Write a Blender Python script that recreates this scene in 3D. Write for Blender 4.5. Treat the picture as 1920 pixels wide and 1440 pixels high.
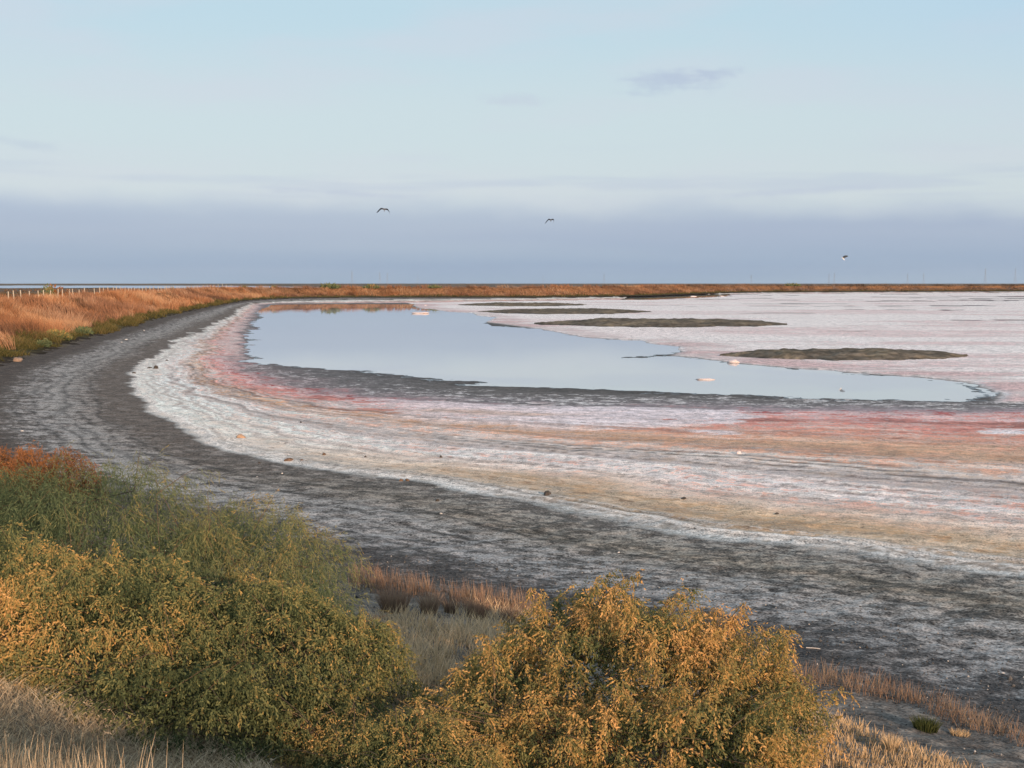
import bpy, math, random
import numpy as np
from mathutils import Vector, Matrix

for o in list(bpy.data.objects):
    bpy.data.objects.remove(o)
scene = bpy.context.scene
C = scene.collection
R = math.radians
rng = np.random.default_rng(7)

# ------------------------------------------------------------------ camera
EYE = 5.0                 # eye height above the pond, metres
FPX = 2318.0              # focal length in pixels of a 1920 wide frame
HORIZON = 530.0
cam = bpy.data.cameras.new('camera')
cam.sensor_width = 36.0
cam.lens = 36.0 * FPX / 1920.0
cam.clip_start = 0.1
cam.clip_end = 60000
camera = bpy.data.objects.new('camera', cam)
PITCH = math.atan((720 - HORIZON) / FPX)
camera.location = (0, 0, EYE)
camera.rotation_euler = (R(90) - PITCH, 0, 0)
C.objects.link(camera)
scene.camera = camera

# ------------------------------------------------------------------ light
SUN_EL = R(12)
SUN_AZ = R(180 - 24)      # clockwise from +Y: behind the camera, a little to the right
to_sun = Vector((math.sin(SUN_AZ) * math.cos(SUN_EL), math.cos(SUN_AZ) * math.cos(SUN_EL), math.sin(SUN_EL)))
sun = bpy.data.lights.new('sun', 'SUN')
sun.energy = 4.0
sun.angle = R(0.6)
sun.color = (1.0, 0.68, 0.45)
sun_o = bpy.data.objects.new('sun', sun)
sun_o.rotation_euler = (-to_sun).to_track_quat('-Z', 'Y').to_euler()
sun_o.location = to_sun * 100
C.objects.link(sun_o)

vs = scene.view_settings
vs.view_transform = 'Standard'
vs.look = 'None'
vs.exposure = 0.28
vs.gamma = 1.0
vs.use_curve_mapping = False
cy = scene.cycles
cy.use_denoising = True
cy.denoiser = 'OPENIMAGEDENOISE'
cy.denoising_input_passes = 'RGB_ALBEDO_NORMAL'
cy.denoising_prefilter = 'ACCURATE'
cy.max_bounces = 5
cy.diffuse_bounces = 2
cy.glossy_bounces = 3
cy.transmission_bounces = 3
cy.transparent_max_bounces = 4
cy.caustics_reflective = False
cy.caustics_refractive = False


def lin(r, g, b):
    def f(c):
        c /= 255.0
        return c / 12.92 if c <= 0.04045 else ((c + 0.055) / 1.055) ** 2.4
    return (f(r), f(g), f(b))


# ------------------------------------------------------------------ node helper
class NT:
    def __init__(self, tree):
        self.t = tree
        tree.nodes.clear()

    def n(self, typ, **kw):
        nd = self.t.nodes.new(typ)
        for k, v in kw.items():
            if k.startswith('i_'):
                key = k[2:]
                key = int(key) if key.isdigit() else key.replace('_', ' ')
                self.put(nd, key, v)
            else:
                setattr(nd, k, v)
        return nd

    def put(self, nd, key, v):
        s = nd.inputs[key]
        if hasattr(v, 'is_output') or isinstance(v, bpy.types.NodeSocket):
            self.t.links.new(v, s)
        elif isinstance(v, (tuple, list)) and len(v) == 3 and s.type == 'RGBA':
            s.default_value = (*v, 1)
        else:
            s.default_value = v

    def math(self, op, a, b=None, c=None, clamp=False):
        nd = self.t.nodes.new('ShaderNodeMath')
        nd.operation = op
        nd.use_clamp = clamp
        for i, v in enumerate((a, b, c)):
            if v is not None:
                self.put(nd, i, v)
        return nd.outputs[0]

    def mix(self, fac, a, b, mode='MIX'):
        nd = self.t.nodes.new('ShaderNodeMix')
        nd.data_type = 'RGBA'
        nd.blend_type = mode
        self.put(nd, 0, fac)
        for k, v in ((6, a), (7, b)):
            if isinstance(v, (tuple, list)):
                nd.inputs[k].default_value = (*v[:3], 1)
            else:
                self.t.links.new(v, nd.inputs[k])
        return nd.outputs[2]

    def step(self, v, lo, hi, a=0.0, b=1.0):
        nd = self.t.nodes.new('ShaderNodeMapRange')
        nd.interpolation_type = 'SMOOTHSTEP'
        for i, x in enumerate((v, lo, hi, a, b)):
            self.put(nd, i, x)
        return nd.outputs[0]

    def noise(self, vec, scale, detail=4.0, rough=0.55, dist=0.0):
        nd = self.t.nodes.new('ShaderNodeTexNoise')
        nd.inputs['Scale'].default_value = scale
        nd.inputs['Detail'].default_value = detail
        nd.inputs['Roughness'].default_value = rough
        nd.inputs['Distortion'].default_value = dist
        if vec is not None:
            self.t.links.new(vec, nd.inputs['Vector'])
        return nd.outputs['Fac']

    def xyz(self, x, y, z):
        nd = self.t.nodes.new('ShaderNodeCombineXYZ')
        for i, v in enumerate((x, y, z)):
            self.put(nd, i, v)
        return nd.outputs[0]

    def attr(self, name, out='Fac'):
        nd = self.t.nodes.new('ShaderNodeAttribute')
        nd.attribute_name = name
        return nd.outputs[out]


def pix_dir(px, py):
    """direction in the world of a point of the photograph (1920 x 1440)"""
    x, y = (px - 960) / FPX, (720 - py) / FPX
    c, s = math.cos(PITCH), math.sin(PITCH)
    d = Vector((x, c + y * s, -s + y * c))
    return d


# ------------------------------------------------------------------ sky
world = bpy.data.worlds.new('World')
scene.world = world
world.use_nodes = True
w = NT(world.node_tree)
SKY_STRENGTH = 0.10
sky = w.n('ShaderNodeTexSky', sky_type='NISHITA', sun_disc=False)
sky.sun_elevation = SUN_EL
sky.sun_rotation = SUN_AZ
sky.altitude = 0
sky.air_density = 1.0
sky.dust_density = 1.5
sky.ozone_density = 1.5
gen = w.n('ShaderNodeTexCoord').outputs['Generated']
sep = w.n('ShaderNodeSeparateXYZ', i_0=gen)
X, Y, Z = sep.outputs
hor = w.math('SQRT', w.math('ADD', w.math('MULTIPLY', X, X), w.math('MULTIPLY', Y, Y)))
el = w.math('DIVIDE', Z, hor)                     # tangent of the elevation
az = w.math('ARCTAN2', X, Y)


def ramp(fac, stops):
    nd = w.n('ShaderNodeValToRGB')
    nd.color_ramp.interpolation = 'B_SPLINE' if False else 'EASE'
    e = nd.color_ramp.elements
    while len(e) < len(stops):
        e.new(0.5)
    for k, (p, c) in enumerate(stops):
        e[k].position = p
        e[k].color = (*c, 1)
    w.t.links.new(fac, nd.inputs[0])
    return nd.outputs[0]


K = 0.92 / SKY_STRENGTH
elc = w.math('MULTIPLY', el, 1.0, clamp=True)
veil = ramp(elc, [(0.0, lin(198, 210, 218)), (0.07, lin(201, 212, 219)), (0.13, lin(199, 214, 220)),
                  (0.22, lin(187, 212, 224)), (0.45, lin(182, 205, 221)), (1.0, lin(176, 199, 218))])
soft = w.noise(w.xyz(w.math('MULTIPLY', az, 3.0), w.math('MULTIPLY', el, 14.0), 3.1), 1.6, 3, 0.5)
veil = w.mix(w.step(soft, 0.42, 0.70, 0.0, 0.55), veil, lin(203, 209, 220))
blue_r = w.math('MULTIPLY', w.step(az, 0.12, 0.5), w.step(el, 0.08, 0.24))
veil = w.mix(w.math('MULTIPLY', blue_r, 0.55), veil, lin(176, 206, 232))
# the bank of low cloud along the horizon
edge = w.noise(w.xyz(w.math('MULTIPLY', az, 2.2), w.math('MULTIPLY', el, 6.0), 0.7), 2.4, 4, 0.55)
top = w.math('ADD', w.math('MULTIPLY', edge, 0.054), w.math('SUBTRACT', 0.0375, w.math('MULTIPLY', w.math('MAXIMUM', az, 0.0), 0.022)))
bank = w.step(w.math('SUBTRACT', top, el), -0.014, 0.014)
bankc = ramp(elc, [(0.0, lin(152, 174, 199)), (0.012, lin(149, 171, 199)), (0.045, lin(162, 177, 203)),
                   (0.075, lin(178, 191, 212)), (1.0, lin(178, 191, 212))])
fade = w.step(w.noise(w.xyz(w.math('MULTIPLY', az, 1.5), w.math('MULTIPLY', el, 20.0), 9.0), 1.5, 2), 0.25, 0.7, 0.82, 1.0)
cloud = w.mix(w.math('MULTIPLY', bank, fade), veil, bankc)
ledge = w.step(w.noise(w.xyz(w.math('MULTIPLY', az, 2.6), w.math('MULTIPLY', el, 34.0), 17.0), 1.7, 3, 0.55), 0.50, 0.68)
ledge = w.math('MULTIPLY', ledge, w.math('MULTIPLY', w.step(el, 0.045, 0.065), w.step(el, 0.115, 0.075)))
cloud = w.mix(w.math('MULTIPLY', ledge, 0.55), cloud, lin(184, 195, 214))


WN = w.noise(w.xyz(w.math('MULTIPLY', az, 22.0), w.math('MULTIPLY', el, 60.0), 1.3), 1.6, 4, 0.6)


def wisp(base, px, py, sx, sy, amount, col, tilt=0.0, seed=0.0):
    d = pix_dir(px, py)
    a0, e0 = math.atan2(d.x, d.y), d.z / math.hypot(d.x, d.y)
    da = w.math('SUBTRACT', az, a0)
    de = w.math('SUBTRACT', w.math('SUBTRACT', el, e0), w.math('MULTIPLY', da, tilt))
    u = w.math('DIVIDE', da, sx / FPX)
    v = w.math('DIVIDE', de, sy / FPX)
    r = w.math('SQRT', w.math('ADD', w.math('MULTIPLY', u, u), w.math('MULTIPLY', v, v)))
    nz = WN
    m = w.step(w.math('ADD', w.math('SUBTRACT', 1.0, r), w.math('MULTIPLY', w.math('SUBTRACT', nz, 0.5), 2.6)), 0.0, 1.1)
    return w.mix(w.math('MULTIPLY', m, amount), base, col)


lav = lin(176, 188, 210)
cloud = wisp(cloud, 1265, 150, 120, 30, 0.75, lav, 0.06, 1.3)
cloud = wisp(cloud, 1345, 136, 60, 14, 0.5, lav, 0.1, 2.3)
cloud = wisp(cloud, 955, 188, 100, 18, 0.40, lin(188, 194, 212), 0.05, 4.7)
cloud = wisp(cloud, 30, 266, 130, 12, 0.50, lin(184, 196, 212), -0.12, 6.2)
cloud = wisp(cloud, 1500, 358, 260, 9, 0.55, lin(184, 194, 214), 0.05, 8.8)
cloud = wisp(cloud, 640, 362, 200, 8, 0.45, lin(180, 190, 212), -0.05, 3.4)
cloud = wisp(cloud, 790, 296, 110, 12, 0.25, lin(196, 205, 218), 0.0, 5.9)
cloud = w.mix(1.0, cloud, (K, K, K), 'MULTIPLY')
col = w.mix(0.86, sky.outputs[0], cloud)
bg = w.n('ShaderNodeBackground', i_Color=col, i_Strength=SKY_STRENGTH)
w.n('ShaderNodeOutputWorld', i_Surface=bg.outputs[0])


# ------------------------------------------------------------------ object helpers
def new_obj(name, mesh, mat=None, parent=None, loc=None):
    o = bpy.data.objects.new(name, mesh)
    if mat is not None and mesh is not None and len(mesh.materials) == 0:
        mesh.materials.append(mat)
    if parent is not None:
        o.parent = parent
    if loc is not None:
        o.location = loc
    C.objects.link(o)
    return o


def tag(o, label=None, cat=None, group=None, kind=None):
    if label:
        o['label'] = label
    if cat:
        o['category'] = cat
    if group:
        o['group'] = group
    if kind:
        o['kind'] = kind
    return o


def empty(name, loc):
    o = bpy.data.objects.new(name, None)
    o.empty_display_size = 0.2
    o.location = loc
    C.objects.link(o)
    return o


def mesh_np(name, verts, faces, cols=None, smooth=False, attrs=None):
    """faces: (n, k) array of vertex numbers; cols: one rgb for each vertex"""
    verts = np.ascontiguousarray(verts, dtype=np.float32).reshape(-1, 3)
    faces = np.ascontiguousarray(faces, dtype=np.int32)
    k = faces.shape[1]
    me = bpy.data.meshes.new(name)
    me.vertices.add(len(verts))
    me.vertices.foreach_set('co', verts.ravel())
    me.loops.add(faces.size)
    me.loops.foreach_set('vertex_index', faces.ravel())
    me.polygons.add(len(faces))
    me.polygons.foreach_set('loop_start', np.arange(0, faces.size, k, dtype=np.int32))
    if smooth:
        me.polygons.foreach_set('use_smooth', np.ones(len(faces), dtype=bool))
    me.update(calc_edges=True)
    if cols is not None:
        put_col(me, 'col', cols)
    for nm, v in (attrs or {}).items():
        a = me.attributes.new(nm, 'FLOAT', 'POINT')
        a.data.foreach_set('value', np.ascontiguousarray(v, dtype=np.float32).ravel())
    return me


def put_col(me, name, cols):
    a = me.color_attributes.new(name, 'FLOAT_COLOR', 'POINT')
    rgba = np.ones((len(me.vertices), 4), dtype=np.float32)
    rgba[:, :3] = cols
    a.data.foreach_set('color', rgba.ravel())


def nrm(v):
    return v / np.maximum(np.linalg.norm(v, axis=-1, keepdims=True), 1e-9)


# ------------------------------------------------------------------ noise in numpy
def _hash(i, j, seed):
    n = (i.astype(np.int64) * 374761393 + j.astype(np.int64) * 668265263 + seed * 974711) & 0x7fffffff
    n = ((n ^ (n >> 13)) * 1274126177) & 0x7fffffff
    return ((n ^ (n >> 16)) & 0xffff) / 65535.0


def vnoise(x, y, seed=0):
    xi, yi = np.floor(x), np.floor(y)
    fx, fy = x - xi, y - yi
    fx, fy = fx * fx * (3 - 2 * fx), fy * fy * (3 - 2 * fy)
    a, b = _hash(xi, yi, seed), _hash(xi + 1, yi, seed)
    c, d = _hash(xi, yi + 1, seed), _hash(xi + 1, yi + 1, seed)
    return (a * (1 - fx) + b * fx) * (1 - fy) + (c * (1 - fx) + d * fx) * fy


def fbm(x, y, seed=0, oct=4, gain=0.5):
    s, amp, tot = 0, 1.0, 0
    for k in range(oct):
        s = s + amp * vnoise(x * 2 ** k + 17.3 * k, y * 2 ** k - 9.1 * k, seed + k)
        tot += amp
        amp *= gain
    return s / tot


def sstep(v, lo, hi):
    t = np.clip((v - lo) / (hi - lo), 0, 1)
    return t * t * (3 - 2 * t)


# ------------------------------------------------------------------ plan of the shore
def ground_at(px, py, z=0.0):
    """where the line of sight through a photograph point meets the height z"""
    d = pix_dir(px, py)
    k = (z - EYE) / d.z
    return (d.x * k, d.y * k)


def smooth_line(pts, sub=4, closed=True):
    P = np.array(pts, dtype=float)
    n = len(P)
    out = []
    rng_ = range(n if closed else n - 1)
    for i in rng_:
        p0 = P[(i - 1) % n] if closed or i > 0 else P[i]
        p1, p2 = P[i], P[(i + 1) % n]
        p3 = P[(i + 2) % n] if closed or i + 2 < n else p2
        # centripetal parameters, so that long and short spans meet without loops
        t1 = max(np.linalg.norm(p1 - p0) ** 0.5, 1e-6)
        t2 = max(np.linalg.norm(p2 - p1) ** 0.5, 1e-6)
        t3 = max(np.linalg.norm(p3 - p2) ** 0.5, 1e-6)
        m1 = (p1 - p0) / t1 - (p2 - p0) / (t1 + t2) + (p2 - p1) / t2
        m2 = (p2 - p1) / t2 - (p3 - p1) / (t2 + t3) + (p3 - p2) / t3
        m1, m2 = m1 * t2, m2 * t2
        for k in range(sub):
            t = k / sub
            out.append((2 * t**3 - 3 * t**2 + 1) * p1 + (t**3 - 2 * t**2 + t) * m1 + (-2 * t**3 + 3 * t**2) * p2 + (t**3 - t**2) * m2)
    if not closed:
        out.append(P[-1])
    return np.array(out)


FOOT = smooth_line([(1500, -300), (400, -150), (100, -45), (40, -12), (20, 1), (12, 7), (5.3, 12.7), (3.4, 14.8), (-.07, 17.5),
        (-2.5, 19.6), (-7.4, 24.0), (-12.4, 28.5), (-19, 41), (-24.5, 55), (-28.2, 68), (-31.3, 84.4), (-36.4, 111), (-39.6, 129), (-48, 176),
        (-60, 257), (-68, 330), (-62, 372), (-44, 390), (7, 394), (36, 422), (75, 512), (114, 600), (176, 640), (282, 680), (700, 900), (1500, 1300)], 3)


def px_line(pts, z):
    return [ground_at(px, py, z) for px, py in pts]


SALT = smooth_line([(1500, -250), (400, -118), (80, -20), (30, 8), (14, 17)] + px_line([(1920, 1087), (1700, 1060), (1500, 1031), (1300, 1008),
        (1150, 983), (950, 935), (750, 903), (600, 885), (530, 872), (430, 846), (350, 813), (300, 780), (262, 748), (246, 712), (258, 690),
        (300, 663), (330, 640), (380, 620), (405, 605), (440, 590), (450, 578), (500, 567), (600, 563.5), (900, 560.5), (1160, 557.5),
        (1300, 552.5), (1400, 549), (1600, 548), (1920, 547)], 0.1) + [(700, 880), (1500, 1280)], 3)
INNER = smooth_line([(1500, 30), (150, 40), (60, 45)] + px_line([(1920, 779), (1600, 775), (1300, 772), (1000, 766), (760, 757), (600, 742),
        (500, 721), (440, 694), (424, 678), (436, 655), (428, 640), (433, 625), (445, 610), (455, 600), (465, 587), (480, 575), (511, 569),
        (776, 568), (900, 566), (1160, 562), (1300, 555.5), (1400, 551), (1920, 549)], 0.0) + [(700, 860), (1500, 1260)], 2)
WATER = np.array(px_line([(475, 585), (492, 592), (477, 600), (461, 608.5), (487, 617.5), (455, 619), (475, 624), (445, 628), (473, 639),
        (450, 640), (451, 655), (475, 673), (424, 677), (531, 686), (637, 694), (729, 704), (796, 710), (903, 718), (875, 722), (986, 726),
        (1160, 733), (1397, 743), (1635, 750), (1801, 751), (1860, 748), (1874, 739), (1849, 728.6), (1817, 717.5), (1714, 707), (1591, 698.5), (1556, 694),
        (1508, 692), (1397, 682.7), (1358, 678), (1310, 672), (1263, 667.5), (1180, 671.5), (1182, 670), (1251, 664), (1279, 660), (1271, 650),
        (1211, 643), (1203, 638), (1160, 637), (1093, 632.6), (1049, 623.5), (1006, 616), (930, 611.6), (911, 604), (930, 595), (895, 592),
        (887, 587), (835, 584), (816, 580), (786, 578), (776, 575), (776, 570.5), (640, 570), (511, 571)], 0.0))
FLATS = np.array(px_line([(1880, 755), (1874, 741), (1849, 728.6), (1817, 717.5), (1714, 707), (1591, 698.5), (1508, 692), (1397, 682.7), (1310, 672), (1263, 667),
        (1279, 660), (1211, 643), (1160, 637), (1093, 632.6), (1006, 616), (911, 604), (895, 592), (835, 584), (786, 578), (770, 570),
        (760, 566), (900, 564), (1160, 561), (1300, 555), (1400, 551), (1920, 549)], 0.0) + [(700, 860), (1500, 1260), (1500, 60), (150, 54), (60, 53)])
POOL2 = np.array(px_line([(1150, 562.5), (1196, 554), (1300, 552), (1374, 551.2), (1366, 555.5), (1298, 559), (1220, 562)], 0.0))


def sdist(pts, poly, chunk=60000):
    """signed distance to a closed outline, negative inside"""
    A, B = poly, np.roll(poly, -1, axis=0)
    out = np.empty(len(pts))
    for c in range(0, len(pts), chunk):
        p = pts[c:c + chunk]
        best = np.full(len(p), 1e18)
        ins = np.zeros(len(p), dtype=bool)
        for a, b in zip(A, B):
            ab = b - a
            L = ab @ ab + 1e-12
            t = np.clip(((p[:, 0] - a[0]) * ab[0] + (p[:, 1] - a[1]) * ab[1]) / L, 0, 1)
            dx, dy = p[:, 0] - a[0] - t * ab[0], p[:, 1] - a[1] - t * ab[1]
            best = np.minimum(best, dx * dx + dy * dy)
            cond = (a[1] > p[:, 1]) != (b[1] > p[:, 1])
            if abs(ab[1]) > 1e-12:
                xi = a[0] + (p[:, 1] - a[1]) / ab[1] * ab[0]
                ins ^= cond & (p[:, 0] < xi)
        d = np.sqrt(best)
        out[c:c + chunk] = np.where(ins, -d, d)
    return out


PROF_D = [0, 3, 5, 6.7, 8.0, 8.6, 9.1, 9.7, 10.2, 11, 12, 16, 24, 60]
PROF_Z = [0, .45, .70, .95, 1.30, 1.62, 1.92, 2.22, 2.42, 2.55, 2.6, 2.6, 0.1, 0.05]


def crest(x, y):
    d = np.hypot(x, y)
    return np.interp(d, [0, 45, 75, 250, 340, 420, 700], [2.55, 2.55, 2.45, 2.5, 2.7, 2.9, 3.0]) / 2.6


def survey(x, y):
    """heights and band numbers of the ground"""
    P = np.column_stack([x, y])
    r = np.hypot(x, y)
    wob = np.clip(r / 60, 0.25, 2.0)
    n1 = fbm(x * 0.35, y * 0.35, 3) - 0.5
    n2 = fbm(x * 1.1, y * 1.1, 9) - 0.5
    df = sdist(P, FOOT) + (n1 * 1.0)
    ds = sdist(P, SALT) + (n1 * 1.1 + n2 * 0.6) * wob
    di = sdist(P, INNER) + (n1 * 1.4 + n2 * 0.8) * wob
    dw = sdist(P, WATER) + n2 * 0.7 * np.clip(wob, 0.5, 1.2)
    dl = sdist(P, FLATS)
    dp = sdist(P, POOL2) + n1 * 6
    t = np.where(df > 0, -df / 10,
        np.where(ds > 0, np.clip(-df / np.maximum(-df + ds, 1e-6), 0, 1),
        np.where(di > 0, 1 + np.clip(-ds / np.maximum(-ds + di, 1e-6), 0, 1), 2 + np.clip(-di / 14, 0, 1))))
    z = np.interp(t, [0, .4, 1.0, 1.5, 2.0, 3.0], [.45, .26, .12, .085, .05, .05])
    out = df > 0
    lump = (fbm(x * 0.22, y * 0.22, 21) - 0.5) * 1.3 * sstep(df, 1, 5) * (1 - sstep(df, 9.5, 11.5)) * sstep(r, 45, 75)
    dfe = df - 0.75 * sstep(-x, 0.2, 2.6) * sstep(df, 5, 8.5) * (1 - sstep(df, 11.5, 14)) * (1 - sstep(r, 25, 40))
    z = np.where(out, 0.45 + np.interp(dfe, PROF_D, PROF_Z) * crest(x, y) + lump, z)
    inner = di < 0
    zn = fbm(x * 0.5, y * 0.9, 31) - 0.5
    strip = np.clip(dw * 0.014, -0.2, 0.05) + zn * 0.035 + 0.004
    flats = np.clip(dw * 0.16, -0.2, 0.075) + zn * 0.03
    ml = sstep(-dl, -0.6, 0.6)
    zi = strip * (1 - ml) + flats * ml
    k = sstep(-di, 0, 1.5)
    z = np.where(inner, z * (1 - k) + zi * k, z)
    z = np.where(dp < 2.0, np.minimum(z, dp * 0.02), z)
    # small relief of crust and mud
    fine = (fbm(x * 2.3, y * 2.3, 41) - 0.5) * 0.045 + (vnoise(x * 6, y * 6, 43) - 0.5) * 0.02
    z = z + fine * np.where(inner, 0.35, 1.0) * np.where(out & (r < 40), 1.6, 1.0)
    return dict(z=z, t=t, df=df, ds=ds, di=di, dw=dw, dl=dl, dp=dp, ml=ml, inner=inner, out=out, r=r)


# ------------------------------------------------------------------ ground sheet
def build_ground():
    prow = np.concatenate([np.arange(1.88, 60, 0.8), np.arange(60, 300, 1.15), np.arange(300, 700, 2.4), np.arange(700, 1160, 6)])
    rr = np.concatenate([EYE * FPX / prow, np.linspace(9.8, 0.4, 30)])
    a1 = np.arange(-26.5, 26.51, 0.1)
    a2 = np.linspace(26.5, 333.5, 90)[1:-1]
    ang = np.radians(np.concatenate([a1, a2]))
    na, nr = len(ang), len(rr)
    RR, AA = np.meshgrid(rr, ang, indexing='ij')
    x, y = (RR * np.sin(AA)).ravel(), (RR * np.cos(AA)).ravel()
    S = survey(x, y)
    z = S['z'].copy()
    i, j = np.meshgrid(np.arange(nr - 1), np.arange(na), indexing='ij')
    j2 = (j + 1) % na
    f = np.stack([i * na + j, (i + 1) * na + j, (i + 1) * na + j2, i * na + j2], -1).reshape(-1, 4)
    # ---- two colours and how much of the second shows, by band
    t, r, df = S['t'], S['r'], S['df']
    wr = sstep(x, -14, 4) * (1 - sstep(y, 60, 95))          # 1: the broad near shore, 0: the narrow left and far shore
    tq = t + (fbm(x * 0.8, y * 0.8, 171, 4) - .5) * np.interp(t, [-.1, .1, .9, 1.0, 1.1, 2.0, 2.2], [0, .10, .10, .035, .08, .14, .3])
    tq = tq + (fbm(x * .14, y * .30, 177, 4) - .5) * sstep(t, 1.7, 1.9) * .16
    def table(stops):
        t = tq
        ts = [s[0] for s in stops]
        A = np.stack([np.interp(t, ts, [s[1][c] for s in stops]) for c in range(3)], -1)
        B = np.stack([np.interp(t, ts, [s[2][c] for s in stops]) for c in range(3)], -1)
        cov = np.interp(t, ts, [s[3] for s in stops])
        return A, B, cov
    dirt = (.070, .055, .045)
    mud = (.105, .094, .085)
    dust = (.34, .325, .32)
    white = (.62, .60, .61)
    lavd = (.50, .49, .53)
    pink = (.62, .40, .35)
    tan = (.42, .28, .15)
    olive = (.36, .27, .17)
    red = (.28, .07, .07)
    grey = (.30, .31, .31)
    left = table([(-.3, (.20, .11, .055), (.10, .06, .03), .4), (-.02, (.09, .07, .04), (.06, .05, .04), .4), (.0, dirt, (.09, .07, .055), .35),
                  (.18, dirt, (.16, .13, .12), .30), (.30, mud, dust, .42), (.55, mud, (.32, .31, .30), .64), (.70, (.12, .105, .094), (.28, .26, .245), .50),
                  (.82, (.115, .096, .082), (.20, .175, .16), .36), (.985, (.115, .097, .084), (.22, .195, .18), .34), (1.015, (.56, .57, .565), (.42, .43, .42), .42),
                  (1.2, (.58, .585, .58), (.44, .45, .44), .42), (1.45, white, (.52, .42, .40), .44), (1.60, (.60, .50, .46), (.46, .31, .20), .46), (1.72, (.62, .57, .57), (.55, .33, .30), .52),
                  (1.86, (.60, .50, .50), (.56, .27, .26), .52), (1.95, (.56, .43, .45), red, .44), (2.02, (.42, .32, .34), red, .46), (2.08, (.24, .20, .21), (.46, .42, .44), .45), (2.3, (.14, .135, .14), (.42, .42, .44), .35), (3, (.10, .10, .10), (.3, .3, .32), .2)])
    right = table([(-.9, (.26, .20, .125), (.14, .11, .075), .5), (-.5, (.20, .16, .115), (.12, .10, .08), .5), (-.30, (.15, .138, .125), (.24, .21, .18), .42),
                   (-.05, (.095, .086, .078), (.17, .15, .135), .35), (.03, (.062, .060, .060), (.18, .178, .18), .34), (.22, (.075, .073, .073), (.23, .228, .23), .48),
                   (.36, (.115, .112, .110), (.34, .335, .335), .58), (.55, (.105, .100, .093), (.31, .305, .30), .52), (.72, (.110, .100, .083), (.28, .25, .21), .50),
                   (.90, (.108, .103, .096), (.30, .285, .26), .50), (.985, (.115, .108, .10), (.30, .285, .27), .45), (1.012, (.50, .53, .54), (.20, .21, .205), .45), (1.035, (.56, .58, .58), (.26, .26, .25), .40),
                   (1.055, (.40, .36, .30), (.31, .255, .185), .45), (1.11, (.46, .37, .265), (.35, .26, .165), .48), (1.17, (.53, .47, .42), (.42, .36, .32), .45), (1.24, (.57, .54, .55), (.55, .36, .32), .42),
                   (1.33, (.60, .58, .60), (.40, .39, .39), .45), (1.40, (.56, .52, .51), (.40, .36, .32), .45), (1.47, (.58, .49, .46), (.52, .34, .27), .50), (1.56, (.54, .41, .33), (.42, .29, .205), .50),
                   (1.68, (.58, .42, .375), (.44, .25, .20), .50), (1.80, (.60, .44, .42), (.45, .22, .20), .52), (1.90, (.62, .49, .51), (.46, .25, .24), .48), (1.97, (.56, .46, .49), (.36, .14, .14), .46),
                   (2.02, (.42, .35, .39), (.26, .085, .095), .46), (2.08, (.32, .29, .32), (.26, .12, .13), .38), (2.18, (.22, .21, .225), (.58, .58, .60), .46), (2.4, (.15, .145, .145), (.54, .54, .56), .40), (2.6, (.105, .10, .098), (.42, .42, .43), .24), (3, (.085, .082, .08), (.3, .3, .3), .12)])
    for tb in (left, right):
        k = sstep(t, 1.0, 1.02) * (1 - sstep(t, 2.0, 2.06))
        tb[0][:] *= 1 + k[:, None] * np.array([.36, .28, .24])
        tb[1][:] *= 1 + k[:, None] * np.array([.32, .20, .14])
    for tb in (left, right):
        k = sstep(t, .15, .3) * (1 - sstep(t, .96, 1.0))
        tb[0][:] *= (1 + .16 * k)[:, None]
        tb[1][:] *= (1 - .06 * k)[:, None]
    W = wr[:, None]
    A = left[0] * (1 - W) + right[0] * W
    B = left[1] * (1 - W) + right[1] * W
    cov = left[2] * (1 - wr) + right[2] * wr
    farw = (sstep(t, 1.78, 1.88) * (1 - sstep(t, 2.03, 2.08)) * sstep(y, 72, 92) * 0.8)[:, None]
    A = A * (1 - farw) + np.array([.74, .64, .63]) * farw
    B = B * (1 - farw) + np.array([.60, .40, .39]) * farw
    # tan and rust patches of algae and lavender salt pans on the near shore, each with an outline of its own
    on = (t > 1.0) & (t < 2.05)
    warp = (fbm(x * 0.12, y * 0.2, 71, 5) - 0.5)
    pat = fbm(x * 0.10 + warp * 1.5, y * 0.22, 77, 5)
    p_lav = sstep(pat, .51, .58) * sstep(t, 1.5, 1.7) * on * wr
    A += p_lav[:, None] * (np.array([.78, .74, .80]) - A) * 0.85
    cov = cov * (1 - p_lav * 0.5)
    p_tan = sstep(fbm(x * 0.09 + 5, y * 0.25, 83, 5), .50, .62) * sstep(t, 1.42, 1.55) * (1 - sstep(t, 1.82, 1.94)) * on * wr
    A += p_tan[:, None] * (np.array([.60, .41, .28]) - A) * 0.6
    p_rust = sstep(fbm(x * 0.16 + 15, y * 0.45, 91, 5), .53, .60) * sstep(t, 1.6, 1.85) * (1 - sstep(t, 1.97, 2.0)) * on * sstep(x, -18, -4)
    B += p_rust[:, None] * (np.array([.36, .16, .135]) - B) * 0.6
    cov = np.clip(cov + p_rust * 0.18, 0, 1)
    # rows of crust pushed up along old water lines
    for tc, wd, dk in ((1.375, .007, .70), (1.40, .005, .72), (1.43, .006, .62), (1.345, .004, .6), (1.30, .004, .5), (1.26, .003, .45), (1.21, .004, .45), (1.48, .004, .4), (.42, .014, .5), (.50, .012, .55), (.58, .016, .5), (.66, .012, .55), (.74, .014, .5), (.33, .014, .45), (1.026, .003, .5), (1.045, .003, .55), (1.61, .008, .6), (1.66, .007, .6), (1.55, .006, .55), (1.74, .007, .5), (1.46, .005, .45), (1.36, .005, .4), (1.82, .006, .4)):
        tw = t + (fbm(x * 0.3, y * 0.3, int(tc * 1000)) - 0.5) * 0.02
        is_left = tc > 1.5 or tc in (1.46, 1.36)
        band_ok = on if tc > 1 else (t > 0.1) & (t < .95)
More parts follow.
